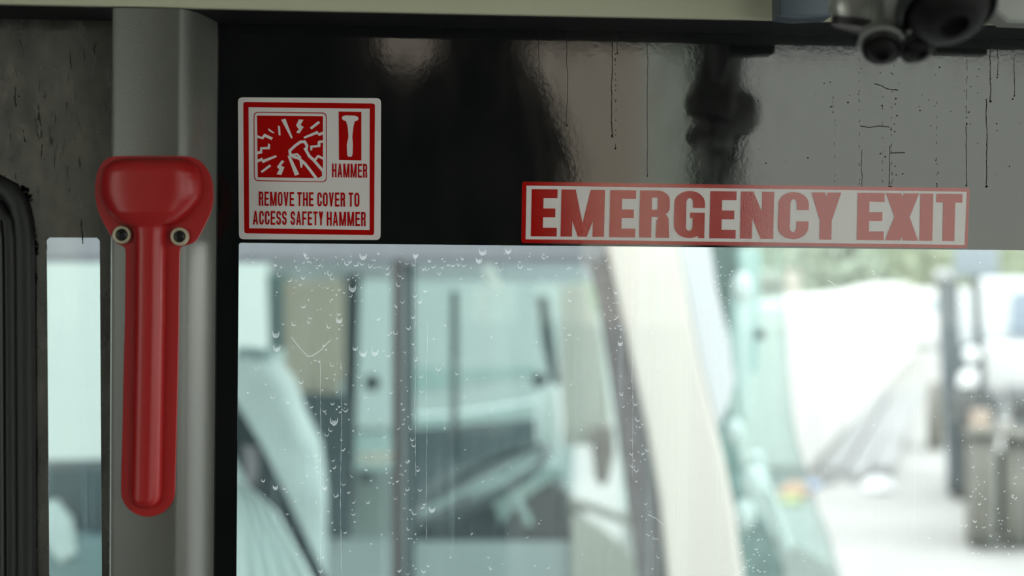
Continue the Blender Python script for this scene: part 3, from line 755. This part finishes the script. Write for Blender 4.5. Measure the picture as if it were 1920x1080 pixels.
# wiper, trim and painted reflections near the windscreen edge
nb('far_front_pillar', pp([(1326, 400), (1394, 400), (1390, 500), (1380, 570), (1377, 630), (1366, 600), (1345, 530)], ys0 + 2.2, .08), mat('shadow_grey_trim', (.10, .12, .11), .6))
nb('edge_sky_reflection', pp([(1262, 400), (1324, 400), (1345, 545), (1368, 640), (1378, 720), (1350, 800), (1338, 770), (1315, 680), (1296, 580)], ys0 + .0, .03), mat('pale_blue_white_reflection', (.64, .68, .69), .4))  # pale strip paints the sky reflection on the windscreen edge
nb('oval_reflection', pp([(1376, 560), (1384, 540), (1398, 536), (1410, 560), (1413, 640), (1410, 760), (1400, 800), (1386, 780), (1375, 700)], ys0 + 1.6, .05, .01), mat('white_plastic_and_reflection', (.80, .82, .82), .4), smooth=True)  # white oval painted in as a reflection on the windscreen
nb('lower_screen_trim', pp([(1340, 790), (1368, 760), (1385, 850), (1400, 920), (1440, 985), (1470, 1060), (1480, 1180), (1400, 1200), (1392, 1040), (1370, 900)], ys0 + .9, .06), mat('blue_green_trim', (.22, .30, .29), .4, var=.6, vscale=9))
nb('windscreen_strip', tube(bmesh.new(), [P(1418, 470, ys0 + 1.18), P(1416, 560, ys0 + 1.18), P(1414, 700, ys0 + 1.18)], .010, 8), mat('pale_teal_strip', (.35, .55, .55), .4), smooth=True)
nb('wiper_arm', tube(bmesh.new(), [P(1418, 850, ys0 + .95), P(1440, 930, ys0 + 1.0), P(1458, 980, ys0 + 1.05), P(1476, 1030, ys0 + 1.05)], .02, 8), mat('white_plastic_and_reflection', (.80, .82, .82), .4), smooth=True)
nb('sun_visor', pp([(1384, 470), (1400, 462), (1428, 466), (1424, 520), (1396, 545)], ys0 + 1.9, .04, .01), mat('aqua_visor', (.48, .60, .58), .4), smooth=True)
for cx_, cy_, r_ in ((1392, 540, .035), (1396, 965, .035), (1378, 810, .03), (1415, 905, .04)):  # pale blobs added as painted reflections in the windscreen
    nb('reflection_blob', lathe(bmesh.new(), [(0, .03), (r_ * .7, .02), (r_, 0), (0, -.02)], Matrix.Translation(P(cx_, cy_, ys0 + .7)) @ Matrix.Rotation(pi / 2, 4, 'X') @ Matrix.Diagonal((1, 1.5, 1, 1)), 16), mat('white_plastic_and_reflection', (.80, .82, .82), .4), smooth=True)
nb('wiper_pivot', lathe(bmesh.new(), [(0, .02), (.015, .015), (.02, 0), (0, -.01)], Matrix.Translation(P(1425, 627, ys0 + 1.15)) @ Matrix.Rotation(pi / 2, 4, 'X'), 20), dteal, smooth=True)
# interior and far side
yf_ = ys0 + 2.3
fargrey = mat('far_lining', (.34, .38, .37), .6)
nb('far_header', pp([(-900, 470), (1135, 486), (1122, 530), (505, 522), (505, 490), (-900, 480)], yf_, .04), mat('pale_blue_lining', (.40, .45, .47), .6))
nb('far_post', pp([(500, 515), (538, 515), (540, 655), (505, 655)], yf_ - .02, .05), mteal)
nb('tan_partition', pp([(532, 525), (645, 525), (645, 700), (632, 742), (536, 742)], yf_ - .15, .04, .008), mat('tan_board', (.46, .42, .34), .7), smooth=True)
nb('door_post', pp([(645, 515), (676, 515), (668, 760), (660, 1008), (636, 1008), (644, 760)], yf_ - .05, .05), dteal)
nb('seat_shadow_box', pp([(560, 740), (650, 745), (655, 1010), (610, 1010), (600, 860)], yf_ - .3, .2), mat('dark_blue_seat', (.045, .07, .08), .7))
nb('door_grab_post', pp([(846, 545), (859, 545), (858, 862), (845, 862)], yf_ - .4, .04), dteal, smooth=True)
nb('slanted_post', pp([(1008, 556), (1026, 556), (1040, 640), (1050, 722), (1036, 722), (1018, 650)], yf_ - .1, .05), dteal)
knob = lambda px, py, r, Y: nb('knob', lathe(bmesh.new(), [(0, .03), (r * .7, .025), (r, .01), (r, -.01), (0, -.02)], Matrix.Translation(P(px, py, Y)) @ Matrix.Rotation(pi / 2, 4, 'X'), 20), dteal, smooth=True)
knob(698, 718, .034, yf_ - .12); knob(687, 893, .026, yf_ - .12); knob(1012, 713, .034, yf_ - .2)
nb('door_panel', pp([(660, 880), (742, 880), (742, 1012), (655, 1012)], yf_ - .05, .03), mat('sage_door_panel', (.26, .32, .30), .6))
nb('door_rail', pp([(672, 850), (740, 848), (740, 868), (672, 870)], yf_ - .06, .02), mat('cream_rail', (.75, .72, .62), .5))
nb('sill_ledge', pp([(540, 1012), (742, 1008), (1072, 1014), (1074, 1160), (540, 1160)], yf_ - .08, .12), mat('grey_sill_lining', (.38, .45, .46), .5))
nb('far_waist_rail', pp([(770, 780), (840, 778), (930, 766), (1008, 752), (1008, 778), (930, 792), (840, 804), (770, 808)], yf_ + .2, .12, .004), mat('bright_white_rail', (.9, .92, .92), .3))
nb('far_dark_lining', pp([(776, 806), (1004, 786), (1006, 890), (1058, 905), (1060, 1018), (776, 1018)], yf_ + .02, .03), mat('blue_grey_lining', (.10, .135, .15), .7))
# dashboard: sloping dark body with a light cowl
db = bmesh.new()
prism([P(x, y, ys0 + .75) for x, y in ((775, 1016), (782, 990), (830, 960), (900, 935), (960, 915), (1040, 905), (1068, 925), (1074, 1016))], .9, .015, bm=db)
nb('dashboard', db, mat('dark_dashboard', (.02, .034, .04), .55), smooth=True)
nb('dashboard_cowl', prism([P(x, y, ys0 + .70) for x, y in ((925, 948), (960, 900), (1010, 880), (1055, 872), (1048, 892), (1000, 925), (962, 958), (940, 985))], .35, .01), mat('pale_teal_cowl', (.32, .42, .40), .5), smooth=True)
nb('column_switch', tube(bmesh.new(), [P(965, 930, ys0 + .6), P(985, 965, ys0 + .6), P(992, 985, ys0 + .6)], .012, 10), mat('pale_teal_cowl', (.32, .42, .40), .5), smooth=True)
# steering wheel
def ring_tube(c, A, B, r, n=48, m_=10):
    bm = bmesh.new(); pts = [c + A * cos(2 * pi * k / n) + B * sin(2 * pi * k / n) for k in range(n)]; N_ = A.cross(B).normalized(); R = []
    for k in range(n):
        o_ = (pts[k] - c).normalized(); R.append([bm.verts.new(pts[k] + (o_ * cos(2 * pi * j / m_) + N_ * sin(2 * pi * j / m_)) * r) for j in range(m_)])
    for k in range(n):
        for j in range(m_): bm.faces.new((R[k][j], R[(k + 1) % n][j], R[(k + 1) % n][(j + 1) % m_], R[k][(j + 1) % m_]))
    return bm
sc_ = P(905, 905, ys0 + .6); A_ = (P(1025, 842, ys0 + .6) - sc_); rad = A_.length
B_ = (Vector((.12, 1, .16))); B_ = (B_ - A_ * (B_.dot(A_) / A_.dot(A_))).normalized() * rad
wheel = nb('steering_wheel', ring_tube(sc_, A_, B_, .014), mat('dark_wheel_rim', (.04, .06, .065), .35), smooth=True)
hubm = mat('grey_wheel_hub', (.30, .38, .37), .4)
nb('wheel_hub', tube(bmesh.new(), [sc_, sc_ + A_.cross(B_).normalized() * -.05], [.07, .05], 20), hubm, smooth=True, parent=wheel)
for s_ in (1, -1):
    nb('spoke', tube(bmesh.new(), [sc_, sc_ + A_ * .97 * s_], .013, 8), hubm, smooth=True, parent=wheel)
# interior warm side: quarter panel at the right with bright lower corner
nb('quarter_trim', pp([(1052, 535), (1100, 535), (1128, 640), (1150, 835), (1060, 835), (1052, 700)], yf_ + .01, .03), mat('warm_grey_trim', (.46, .45, .40), .6))
nb('quarter_sill', pp([(1062, 930), (1110, 945), (1190, 975), (1190, 990), (1110, 962), (1062, 948)], yf_ - .1, .05), mat('taupe_trim', (.30, .29, .26), .6))
nb('lower_quarter_trim', pp([(1072, 965), (1120, 985), (1165, 1020), (1210, 1075), (1215, 1160), (1074, 1160)], yf_ - .12, .05), mat('warm_grey_trim', (.46, .45, .40), .6))
nb('quarter_hook', pp([(1106, 800), (1150, 800), (1152, 850), (1140, 905), (1128, 912), (1118, 900)], yf_ - .12, .04, .004), mat('taupe_hook', (.22, .185, .175), .6), smooth=True)
mirror = nb('mirror_shell', prism([P(x, y, yf_ + .35) for x, y in ((1012, 740), (1020, 722), (1038, 715), (1050, 730), (1056, 790), (1054, 850), (1044, 885), (1028, 892), (1014, 870), (1008, 800))], .10, .015), mat('white_plastic_and_reflection', (.88, .9, .88), .4), smooth=True)
nb('mirror_arm', tube(bmesh.new(), [P(1040, 880, yf_ + .4), P(1075, 960, yf_ + .25), P(1100, 1010, yf_ + .2)], .015, 8), dteal, smooth=True, parent=mirror)
# far glass (tinted)
nb('far_glass', pp([(-900, 480), (1085, 490), (1040, 700), (1064, 1020), (-900, 1130)], yf_ + .06, .005), tint_far)
# headliner lamp
nb('ceiling_lamp', pp([(903, 498), (922, 498), (940, 535), (934, 545), (918, 530)], ys0 + 1.2, .05, .004), mat('pale_lamp_plastic', (.8, .85, .8), .4))
# seat, belt and curtain
seat = thing('driver_seat', 'pale covered driver seat behind the diagonal belt in the parked coach', 'seat')
obj('backrest', prism([P(x, y, ys0 + .75) for x, y in ((380, 690), (450, 668), (500, 680), (535, 720), (560, 790), (590, 850), (602, 950), (600, 1180), (380, 1180))], .35, .05), mat('pale_seat_cover', (.62, .70, .69), .8, var=.12, vscale=6), seat, smooth=True)
obj('headrest', prism([P(x, y, ys0 + .8) for x, y in ((440, 655), (500, 660), (506, 700), (450, 706), (436, 690))], .2, .03), mat('slate_headrest', (.20, .28, .29), .7), seat, smooth=True)
def strap(pts, Y, w, m, name, label, cat):
    bm = bmesh.new(); prism([P(x, y, Y) for x, y in pts], .006, bm=bm); return tag(obj(name, bm, m), label, cat)
nb('seat_belt', pp([(425, 725), (450, 768), (490, 835), (525, 905), (563, 985), (622, 1110), (566, 1110), (528, 1012), (492, 960), (462, 905), (425, 830)], ys0 + .35, .01), mat('dark_belt_webbing', (.008, .02, .022), .8, spec=.2))
nb('belt_anchor', pp([(455, 836), (482, 840), (484, 880), (478, 912), (462, 905)], ys0 + .33, .015, .004), mat('mauve_anchor', (.20, .17, .18), .6), smooth=True)
cur = bmesh.new(); prev = None
for k in range(31):
    t = k / 30; dy = .025 * sin(t * 5 * 2 * pi)
    pt = [P(x0 * (1 - t) + x1 * t, y, ys0 + .2 + dy) for x0, x1, y in ((430, 452, 900), (440, 520, 960), (430, 600, 1110))]
    r = [cur.verts.new(p_) for p_ in pt]
    if prev:
        for j in range(2): cur.faces.new((prev[j], r[j], r[j + 1], prev[j + 1]))
    prev = r
tag(obj('curtain', cur, mat('white_curtain_cloth', (.78, .85, .83), .9), smooth=True), 'white gathered curtain low in the parked coach window left of the belt', 'curtain')
# dark seats in the passenger window (behind the narrow slot)
ps = thing('passenger_seat', 'dark blue-green coach seats seen low through the narrow left window slot', 'seat')
obj('backrest', prism([P(x, y, ys0 + .5) for x, y in ((-40, 884), (240, 878), (260, 950), (250, 1000), (-40, 1010))], .25, .02), mat('dark_blue_seat', (.045, .07, .08), .7), ps, smooth=True)
obj('cushion', prism([P(x, y, ys0 + .45) for x, y in ((-40, 1006), (120, 1000), (260, 1016), (260, 1180), (-40, 1180))], .4, .03), mat('grey_seat_cushion', (.16, .24, .25), .7), ps, smooth=True)
obj('antimacassar', prism([P(x, y, ys0 + .42) for x, y in ((60, 950), (100, 940), (128, 975), (140, 1040), (110, 1060), (70, 1010))], .05, .02), mat('pale_seat_cover', (.62, .70, .69), .8), ps, smooth=True)

# --- what stands beyond the parked coach
coach2 = thing('distant_coach', 'pale grey-green coach side glimpsed through both windows of the parked coach', 'bus')
Yc = 9.0
obj('side_panel', prism([P(x, y, Yc) for x, y in ((505, 300), (1075, 300), (1075, 810), (505, 810))], 2.2, .05), mat('grey_green_paint', (.385, .42, .415), .4), coach2)
obj('skirt', prism([P(x, y, Yc) for x, y in ((505, 811), (1075, 811), (1075, 1010), (505, 1010))], 2.2), mat('sage_skirt', (.25, .32, .31), .5), coach2)
obj('window_band', prism([P(x, y, Yc - .01) for x, y in ((760, 690), (1010, 690), (1010, 700), (760, 740))], .01), mat('greyer_green_paint', (.26, .34, .33), .4), coach2)
for wx in (560, 720, 980):
    c = P(wx, 1000, Yc + .1); c.z = .5
    obj('wheel', lathe(bmesh.new(), [(0, .0), (.28, 0), (.3, -.03), (.48, -.03), (.5, .05), (.5, .22), (.46, .28), (0, .28)], Matrix.Translation(c) @ Matrix.Rotation(-pi / 2, 4, 'X'), 32), rubber, coach2, smooth=True)
shed = thing('white_building', 'bright white building wall beyond the rear of the parked coach, left', 'building')
obj('wall', Box((-14, 16, 0), (P(440, 500, 16).x, 20, 6)), mat('white_wall_render', (.60, .60, .585), .9), shed)
obj('roof', Box((-14.2, 15.8, 6), (P(440, 500, 16).x + .2, 20.2, 6.2)), mat('grey_roof_sheet', (.4, .4, .4), .6), shed)

# --- white covered trailer receding to the right
def gp(px, py):                # ground point at a pixel
    d = fw + rt * ((px - 960) / F) - up * ((py - 540) / F); t = -CAM.z / d.z; return CAM + d * t
def up_to(g_, py):             # point above ground point g_ at pixel height py
    px = 960 + F * (g_ - CAM).dot(rt) / (g_ - CAM).dot(fw)
    dpt = (g_ - CAM).dot(fw); return Vector((g_.x, g_.y, CAM.z + ((540 - py) / F + 0) * dpt + (g_ - CAM).dot(rt) * -sin(ROLL) * 0 + .0))
ga, gb = gp(1522, 892), gp(1715, 665)
ax_ = (gb - ga).normalized(); nrm = Vector((-ax_.y, ax_.x, 0))
if nrm.x > 0: nrm = -nrm
L_ = (gb - ga).length
tr = thing('covered_trailer', 'long white tarpaulin-covered trailer receding to the right on the pale yard', 'trailer')
def side_prism(prof, width, base):
    return prism([base + ax_ * s + Vector((0, 0, z)) for s, z in prof], 0, dvec=nrm * width)
obj('tarpaulin', side_prism([(0, .10), (0, 2.12), (L_ * .10, 2.2), (L_ * .45, 2.33), (L_ * .85, 2.6), (L_, 2.2), (L_, .10)], 1.1, ga), mat('white_tarpaulin', (.66, .66, .635), .7), tr)
obj('bed_frame', side_prism([(.1, .02), (.1, .12), (L_ - .1, .12), (L_ - .1, .02)], 1.0, ga + nrm * .05), mat('grey_trailer_steel', (.55, .55, .53), .6), tr)
for s_ in (.12, .2, .8, .88):
    c = ga + ax_ * (L_ * s_) + nrm * .1 + Vector((0, 0, .32))
    M = Matrix.Translation(c) @ Matrix((ax_, Vector((0, 0, 1)), nrm)).transposed().to_4x4()
    obj('wheel', lathe(bmesh.new(), [(0, .0), (.2, 0), (.31, .02), (.32, .1), (.31, .2), (0, .2)], M, 24), mat('dusty_tyre', (.22, .22, .21), .8), tr, smooth=True)
cab = thing('truck_cab', 'cream truck cab top with a dark slit window rising behind the white trailer', 'truck')
YC = gb.y + 6
cl, cr = P(1320, 520, YC), P(1503, 507, YC)
obj('cab_shell', Box((cl.x, YC, .5), (cr.x, YC + 3, cr.z), .15, 3), mat('cream_cab_paint', (.40, .385, .33), .4), cab, smooth=True)
obj('slit_window', pp([(1428, 527), (1474, 527), (1474, 549), (1428, 549)], YC - .04, .06), mat('smoky_window', (.05, .045, .035), .5), cab)
for wx in (cl.x + .3, cr.x - .3):
    obj('wheel', lathe(bmesh.new(), [(0, -.15), (.46, -.15), (.5, -.1), (.5, .1), (0, .15)], Matrix.Translation((wx, YC + 1, .5)) @ Matrix.Rotation(pi / 2, 4, 'Y'), 24), rubber, cab, smooth=True)
van = thing('white_van', 'small far white van at the end of the trailer, left of the truck', 'van')
gv = gp(1744, 655)
obj('body', prism([gv + Vector((x, 0, z)) for x, z in ((-1.2, .3), (-1.2, 1.6), (-1.0, 2.2), (-.5, 2.45), (.6, 2.45), (.95, 2.1), (1.1, 1.5), (1.1, .3))], 3.6, .1), white_paint, van, smooth=True)
obj('rear_window', prism([gv + Vector((x, -.03, z)) for x, z in ((-.8, 1.5), (-.7, 2.05), (.6, 2.05), (.7, 1.5))], .05), mat('pale_blue_window', (.45, .52, .56), .2), van)
for sx_ in (-.9, .8):
    obj('wheel', lathe(bmesh.new(), [(0, -.1), (.3, -.1), (.33, -.06), (.33, .06), (0, .1)], Matrix.Translation(gv + Vector((sx_, .6, .33))) @ Matrix.Rotation(pi / 2, 4, 'Y'), 20), rubber, van, smooth=True)
# steel rails lying on the yard
rails = [((1560, 893), (1655, 745), .12, 'leftmost', .30), ((1606, 905), (1688, 742), .13, 'middle', .26), ((1652, 893), (1716, 738), .13, 'rightmost', .30)]
railm = mat('grey_steel_beam', (.31, .315, .31), .6)
for (a_, b_, h_, wd, wr) in rails:
    A, B = gp(*a_), gp(*b_); d = (B - A).normalized(); s = Vector((-d.y, d.x, 0)) * wr / 2
    bm = prism([A - s, A + s, B + s, B - s], 0, dvec=Vector((0, 0, h_)))
    tag(obj('steel_beam', bm, railm), wd + ' of three long grey steel beams lying on the pale yard', 'beam', 'steel beams on the yard')
def bag(px, py, r, m, name, label, cat, sq=.6):
    c = gp(px, py); bm = bmesh.new(); bmesh.ops.create_icosphere(bm, subdivisions=3, radius=r)
    for v_ in bm.verts:
        f_ = 1 + .12 * sin(v_.co.x * 30 + v_.co.y * 21) + .08 * sin(v_.co.z * 40 + 2)
        v_.co = Vector((v_.co.x * f_, v_.co.y * f_, max(v_.co.z, -r * .6) * sq * f_)) + c + Vector((0, 0, r * .36))
    return tag(obj(name, bm, m, smooth=True), label, cat)
bag(1646, 922, .17, mat('white_sack', (.85, .87, .88), .7), 'white_sack', 'white sack on the ground at the near end of the beams', 'sack')
bag(1492, 932, .17, mat('orange_bag', (.85, .42, .28), .7), 'orange_bag', 'orange plastic bag on the yard beside the coach windscreen', 'bag')
bag(1484, 945, .12, mat('yellow_bag', (.72, .72, .30), .7), 'yellow_bag', 'small yellow bag lying in front of the orange bag', 'bag', .4)
bag(1517, 917, .12, mat('blue_bag', (.30, .42, .62), .7), 'blue_bag', 'small blue bag just behind and right of the orange bag', 'bag', .4)
def _kerb():
    A, B = gp(1440, 902), gp(1540, 912); d = (B - A).normalized(); s = Vector((-d.y, d.x, 0)) * .4
    return prism([A - s, A + s, B + s, B - s], 0, dvec=Vector((0, 0, .06)))
tag(obj('ground_beam', _kerb(), mat('mid_grey_block', (.22, .23, .23), .8)), 'low grey slab on the yard behind the orange bag', 'slab')

# --- truck tractor at the right, seen from behind
TY = gp(1860, 1040).y
TK = thing('truck', 'white truck seen from behind at the right edge with dusty twin rear tyres', 'truck')
sil = lambda px, py, dy=0: P(px, py, TY + dy)
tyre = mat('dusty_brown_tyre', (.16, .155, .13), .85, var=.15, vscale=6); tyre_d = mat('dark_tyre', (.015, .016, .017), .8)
def wheel(px0, px1, pyb, Y, m, par=TK, R=.52, label=None):
    a_, b_ = P(px0, 900, Y), P(px1, 900, Y); w = b_.x - a_.x
    c = Vector(((a_.x + b_.x) / 2, Y + R, R))
    prof = [(R * .45, -w * .35), (R * .8, -w * .47), (R * .93, -w * .5), (R * .985, -w * .42)]
    n = 9
    for k in range(n):                     # grooved tread
        x = -w * .40 + w * .8 * k / (n - 1); prof += [(R * (1.0 if k % 2 == 0 else .972), x - w * .035), (R * (1.0 if k % 2 == 0 else .972), x + w * .035)]
    prof += [(R * .985, w * .42), (R * .93, w * .5), (R * .8, w * .47), (R * .45, w * .35)]
    o_ = obj('tyre', lathe(bmesh.new(), prof, Matrix.Translation(c) @ Matrix.Rotation(pi / 2, 4, 'Y'), 48), m, par, smooth=True, label=label)
    obj('rim', lathe(bmesh.new(), [(0, -w * .1), (R * .45, -w * .3), (R * .45, w * .3), (0, w * .1)], Matrix.Translation(c) @ Matrix.Rotation(pi / 2, 4, 'Y'), 24), mat('grey_rim', (.3, .3, .3), .5), o_, smooth=True)
wheel(1813, 1868, 1040, TY, tyre); wheel(1886, 1944, 1040, TY, tyre)
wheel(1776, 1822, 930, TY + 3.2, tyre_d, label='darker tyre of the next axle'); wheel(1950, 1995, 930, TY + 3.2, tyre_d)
wheel(1738, 1768, 820, TY + 8.0, mat('dusty_front_tyre', (.22, .21, .18), .8), R=.5)
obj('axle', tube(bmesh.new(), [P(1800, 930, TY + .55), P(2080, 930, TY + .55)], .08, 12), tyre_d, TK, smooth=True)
dirty = mat('oily_grey_steel', (.09, .095, .095), .6, var=.4, vscale=5)
bm = bmesh.new()
for a0_, b0_ in (((1790, 735), (1850, 800)), ((1850, 742), (1885, 770)), ((1885, 735), (1990, 760)), ((1862, 770), (1880, 830)), ((1895, 775), (1990, 835)), ((1812, 800), (1850, 822))):
    q0, q1 = P(*a0_, TY + .35 + random.uniform(0, .1)), P(*b0_, TY + .3)
    box(bm, (q0.x, q0.y, q0.z), (q1.x, q1.y + 1.2, q1.z), .01)
obj('chassis_frame', bm, dirty, TK)
obj('lamp_bracket', Box(P(1820, 770, TY + .28), P(1845, 800, TY + .4), .01), mat('tan_steel', (.42, .33, .26), .6), TK)
obj('mudguard', pp([(1812, 818), (1822, 806), (1856, 803), (1990, 812), (1990, 824), (1856, 816)], TY + .1, .5, .01), mat('dusty_beige_mudguard', (.24, .235, .20), .7), TK, smooth=True)
obj('toolbox', Box(P(1847, 650, TY + 1.6), P(2030, 728, TY + 3.0) + Vector((0, 0, 0)), .04, 3), white_paint, TK, smooth=True)
z0_, z1_ = P(1900, 640, TY + 3.2).z, P(1900, 520, TY + 3.2).z
obj('cab_shell', Box((P(1838, 600, TY + 3.2).x, TY + 3.2, .9), (P(2120, 600, TY + 3.2).x, TY + 5.2, z1_), .12, 3), mat('cool_white_paint', (.62, .66, .68), .35), TK, smooth=True)
obj('cab_rear_window', pp([(1904, 548), (2030, 546), (2034, 628), (1898, 628)], TY + 3.17, .06, .01), mat('blue_grey_window', (.22, .28, .35), .15), TK, smooth=True)
obj('cab_trim_line', pp([(1838, 634), (2080, 634), (2080, 648), (1838, 648)], TY + 3.15, .06), mat('grey_trim_line', (.38, .40, .41), .5), TK)
obj('cab_side_panel', Box(P(1792, 540, TY + 3.6), P(1826, 642, TY + 4.6), .05, 3), mat('cool_white_paint', (.62, .66, .68), .35), TK, smooth=True)
ax0 = lambda px, py, Y: P(px, py, Y)
st = obj('air_intake_stack', prism([P(x, y, TY + 1.0) for x, y in ((1757, 528), (1762, 514), (1772, 508), (1784, 508), (1792, 516), (1796, 532), (1800, 700), (1806, 912), (1780, 918), (1768, 760))], .28, .03), mat('blue_grey_plastic', (.08, .10, .115), .45), TK, smooth=True)
obj('intake_cap', prism([P(x, y, TY + .97) for x, y in ((1753, 520), (1760, 505), (1785, 503), (1796, 514), (1796, 524))], .34, .02), mat('pale_cap_plastic', (.55, .58, .58), .4), st, smooth=True)
ex = obj('exhaust_pipe', tube(bmesh.new(), [P(1825, 500, TY + .8), P(1830, 600, TY + .8), P(1836, 700, TY + .8), P(1838, 760, TY + .8)],   .044, 12), mat('dark_pipe_steel', (.05, .065, .07), .4), TK, smooth=True)
obj('exhaust_muffler', Box(P(1797, 440, TY + .7), P(1850, 520, TY + 1.0), .03, 3), mat('slate_muffler', (.20, .25, .29), .5), ex, smooth=True)
obj('work_lamp', lathe(bmesh.new(), [(0, .05), (.055, .045), (.075, .01), (.07, -.03), (0, -.05)], Matrix.Translation(P(1818, 664, TY + .6)) @ Matrix.Rotation(pi / 2, 4, 'X'), 24), mat('white_lamp_lens', (.9, .92, .92), .3), TK, smooth=True)
obj('bracket_plate', pp([(1800, 648), (1845, 640), (1846, 750), (1836, 760), (1815, 735), (1798, 740)], TY + .9, .08, .01), mat('mid_blue_steel', (.13, .155, .165), .5), TK, smooth=True)
obj('fluid_tank', pp([(1796, 720), (1800, 702), (1818, 690), (1832, 696), (1832, 724), (1800, 728)], TY + .55, .2, .02), mat('white_lamp_lens', (.9, .92, .92), .3), TK, smooth=True)
obj('mud_flap', pp([(1778, 740), (1806, 740), (1808, 912), (1782, 908)], TY + 1.6, .03), mat('blue_grey_plastic', (.17, .20, .225), .45), TK)

obj('gap_shade_box', Box(P(1862, 850, TY + .45), P(1892, 1000, TY + .7), .02), tyre_d, TK, smooth=True)  # dark box added so the gap between the twin tyres looks shaded
# the truck points straight away from the coach: turn every part about the middle of its own near face
def turn(o_, piv=None):
    if o_.type == 'MESH':
        co = [v_.co for v_ in o_.data.vertices]
        if piv is None:
            y0_ = min(c_.y for c_ in co); xs_ = [c_.x for c_ in co]; piv = Vector(((min(xs_) + max(xs_)) / 2, y0_, 0))
        o_.data.transform(Matrix.Translation(piv) @ Matrix.Rotation(-radians(22), 4, 'Z') @ Matrix.Translation(-piv))
    for ch in o_.children: turn(ch, piv)
for ch in list(TK.children):
    turn(ch)

# --- trees behind the yard
leafm = [mat('pale_leaf', (.41, .48, .33), .8, var=.12, vscale=.6), mat('mid_leaf', (.30, .37, .28), .8, var=.12, vscale=.6)]  # overcast haze is put into the pale leaf colours
bark = mat('grey_bark', (.12, .10, .08), .9)
def tree(px, D, h, r, k, label):
    base = CAM + fw * D + rt * ((px - 960) / F * D); base.z = 0
    t_ = thing('tree', label, 'tree', group='trees behind the yard', loc=base)
    obj('trunk', tube(bmesh.new(), [(0, 0, 0), (.1, 0, h * .3), (0, .1, h * .6)], [.3, .22, .1], 10), bark, t_, smooth=True)
    bm = bmesh.new()
    for _ in range(1400):
        u = Vector((random.gauss(0, 1), random.gauss(0, 1), random.gauss(0, 1))).normalized() * (random.random() ** .33)
        c = Vector((u.x * r, u.y * r * .8, h * .52 + u.z * h * .46)); s = U(.25, .55)
        a = Vector((random.gauss(0, 1), random.gauss(0, 1), random.gauss(0, 1))).normalized() * s; b = a.cross(Vector((random.gauss(0, 1), random.gauss(0, 1), random.gauss(0, 1)))).normalized() * s * .6
        bm.faces.new([bm.verts.new(c + q_) for q_ in (-a, b, a, -b)])
    obj('crown', bm, leafm[k], t_, kind=None)
TD = [116, 74, 66.5, 102, 91, 82, 99, 110]
for i, (px, D, h, r, k, lab) in enumerate([(1400, 62, 9, 5, 1, 'dark bushy tree behind the coach windscreen'), (1470, 58, 9, 5, 0, 'pale green tree above the cream truck cab'), (1560, 56, 6.0, 4.6, 1, 'darker low tree right of the cream truck cab'),
        (1555, 72, 13, 6, 0, 'tall pale tree behind the darker low tree'), (1650, 66, 10, 5.5, 0, 'pale green tree above the middle of the trailer'), (1740, 60, 9, 5, 0, 'yellowish green tree above the far white van'), (1850, 64, 10, 5.5, 0, 'pale tree behind the truck exhaust'), (1940, 60, 9, 5, 0, 'pale tree at the right edge behind the truck cab')]):
    D = TD[i]; tree(px, D, 5.2 if i == 2 else 6 + D * .06, 2.8 if i == 2 else 3.6 + i * .15, k, lab)
hz = obj('hedge', Box(CAM + fw * 135 + rt * -30 - Vector((0, 0, 2.35)), CAM + fw * 137 + rt * 90 + Vector((0, 0, 9)), .5), mat('far_hedge_green', (.38, .45, .33), .9, var=.3, vscale=.5))
tag(hz, 'long green hedge closing the yard behind the trees', 'hedge')
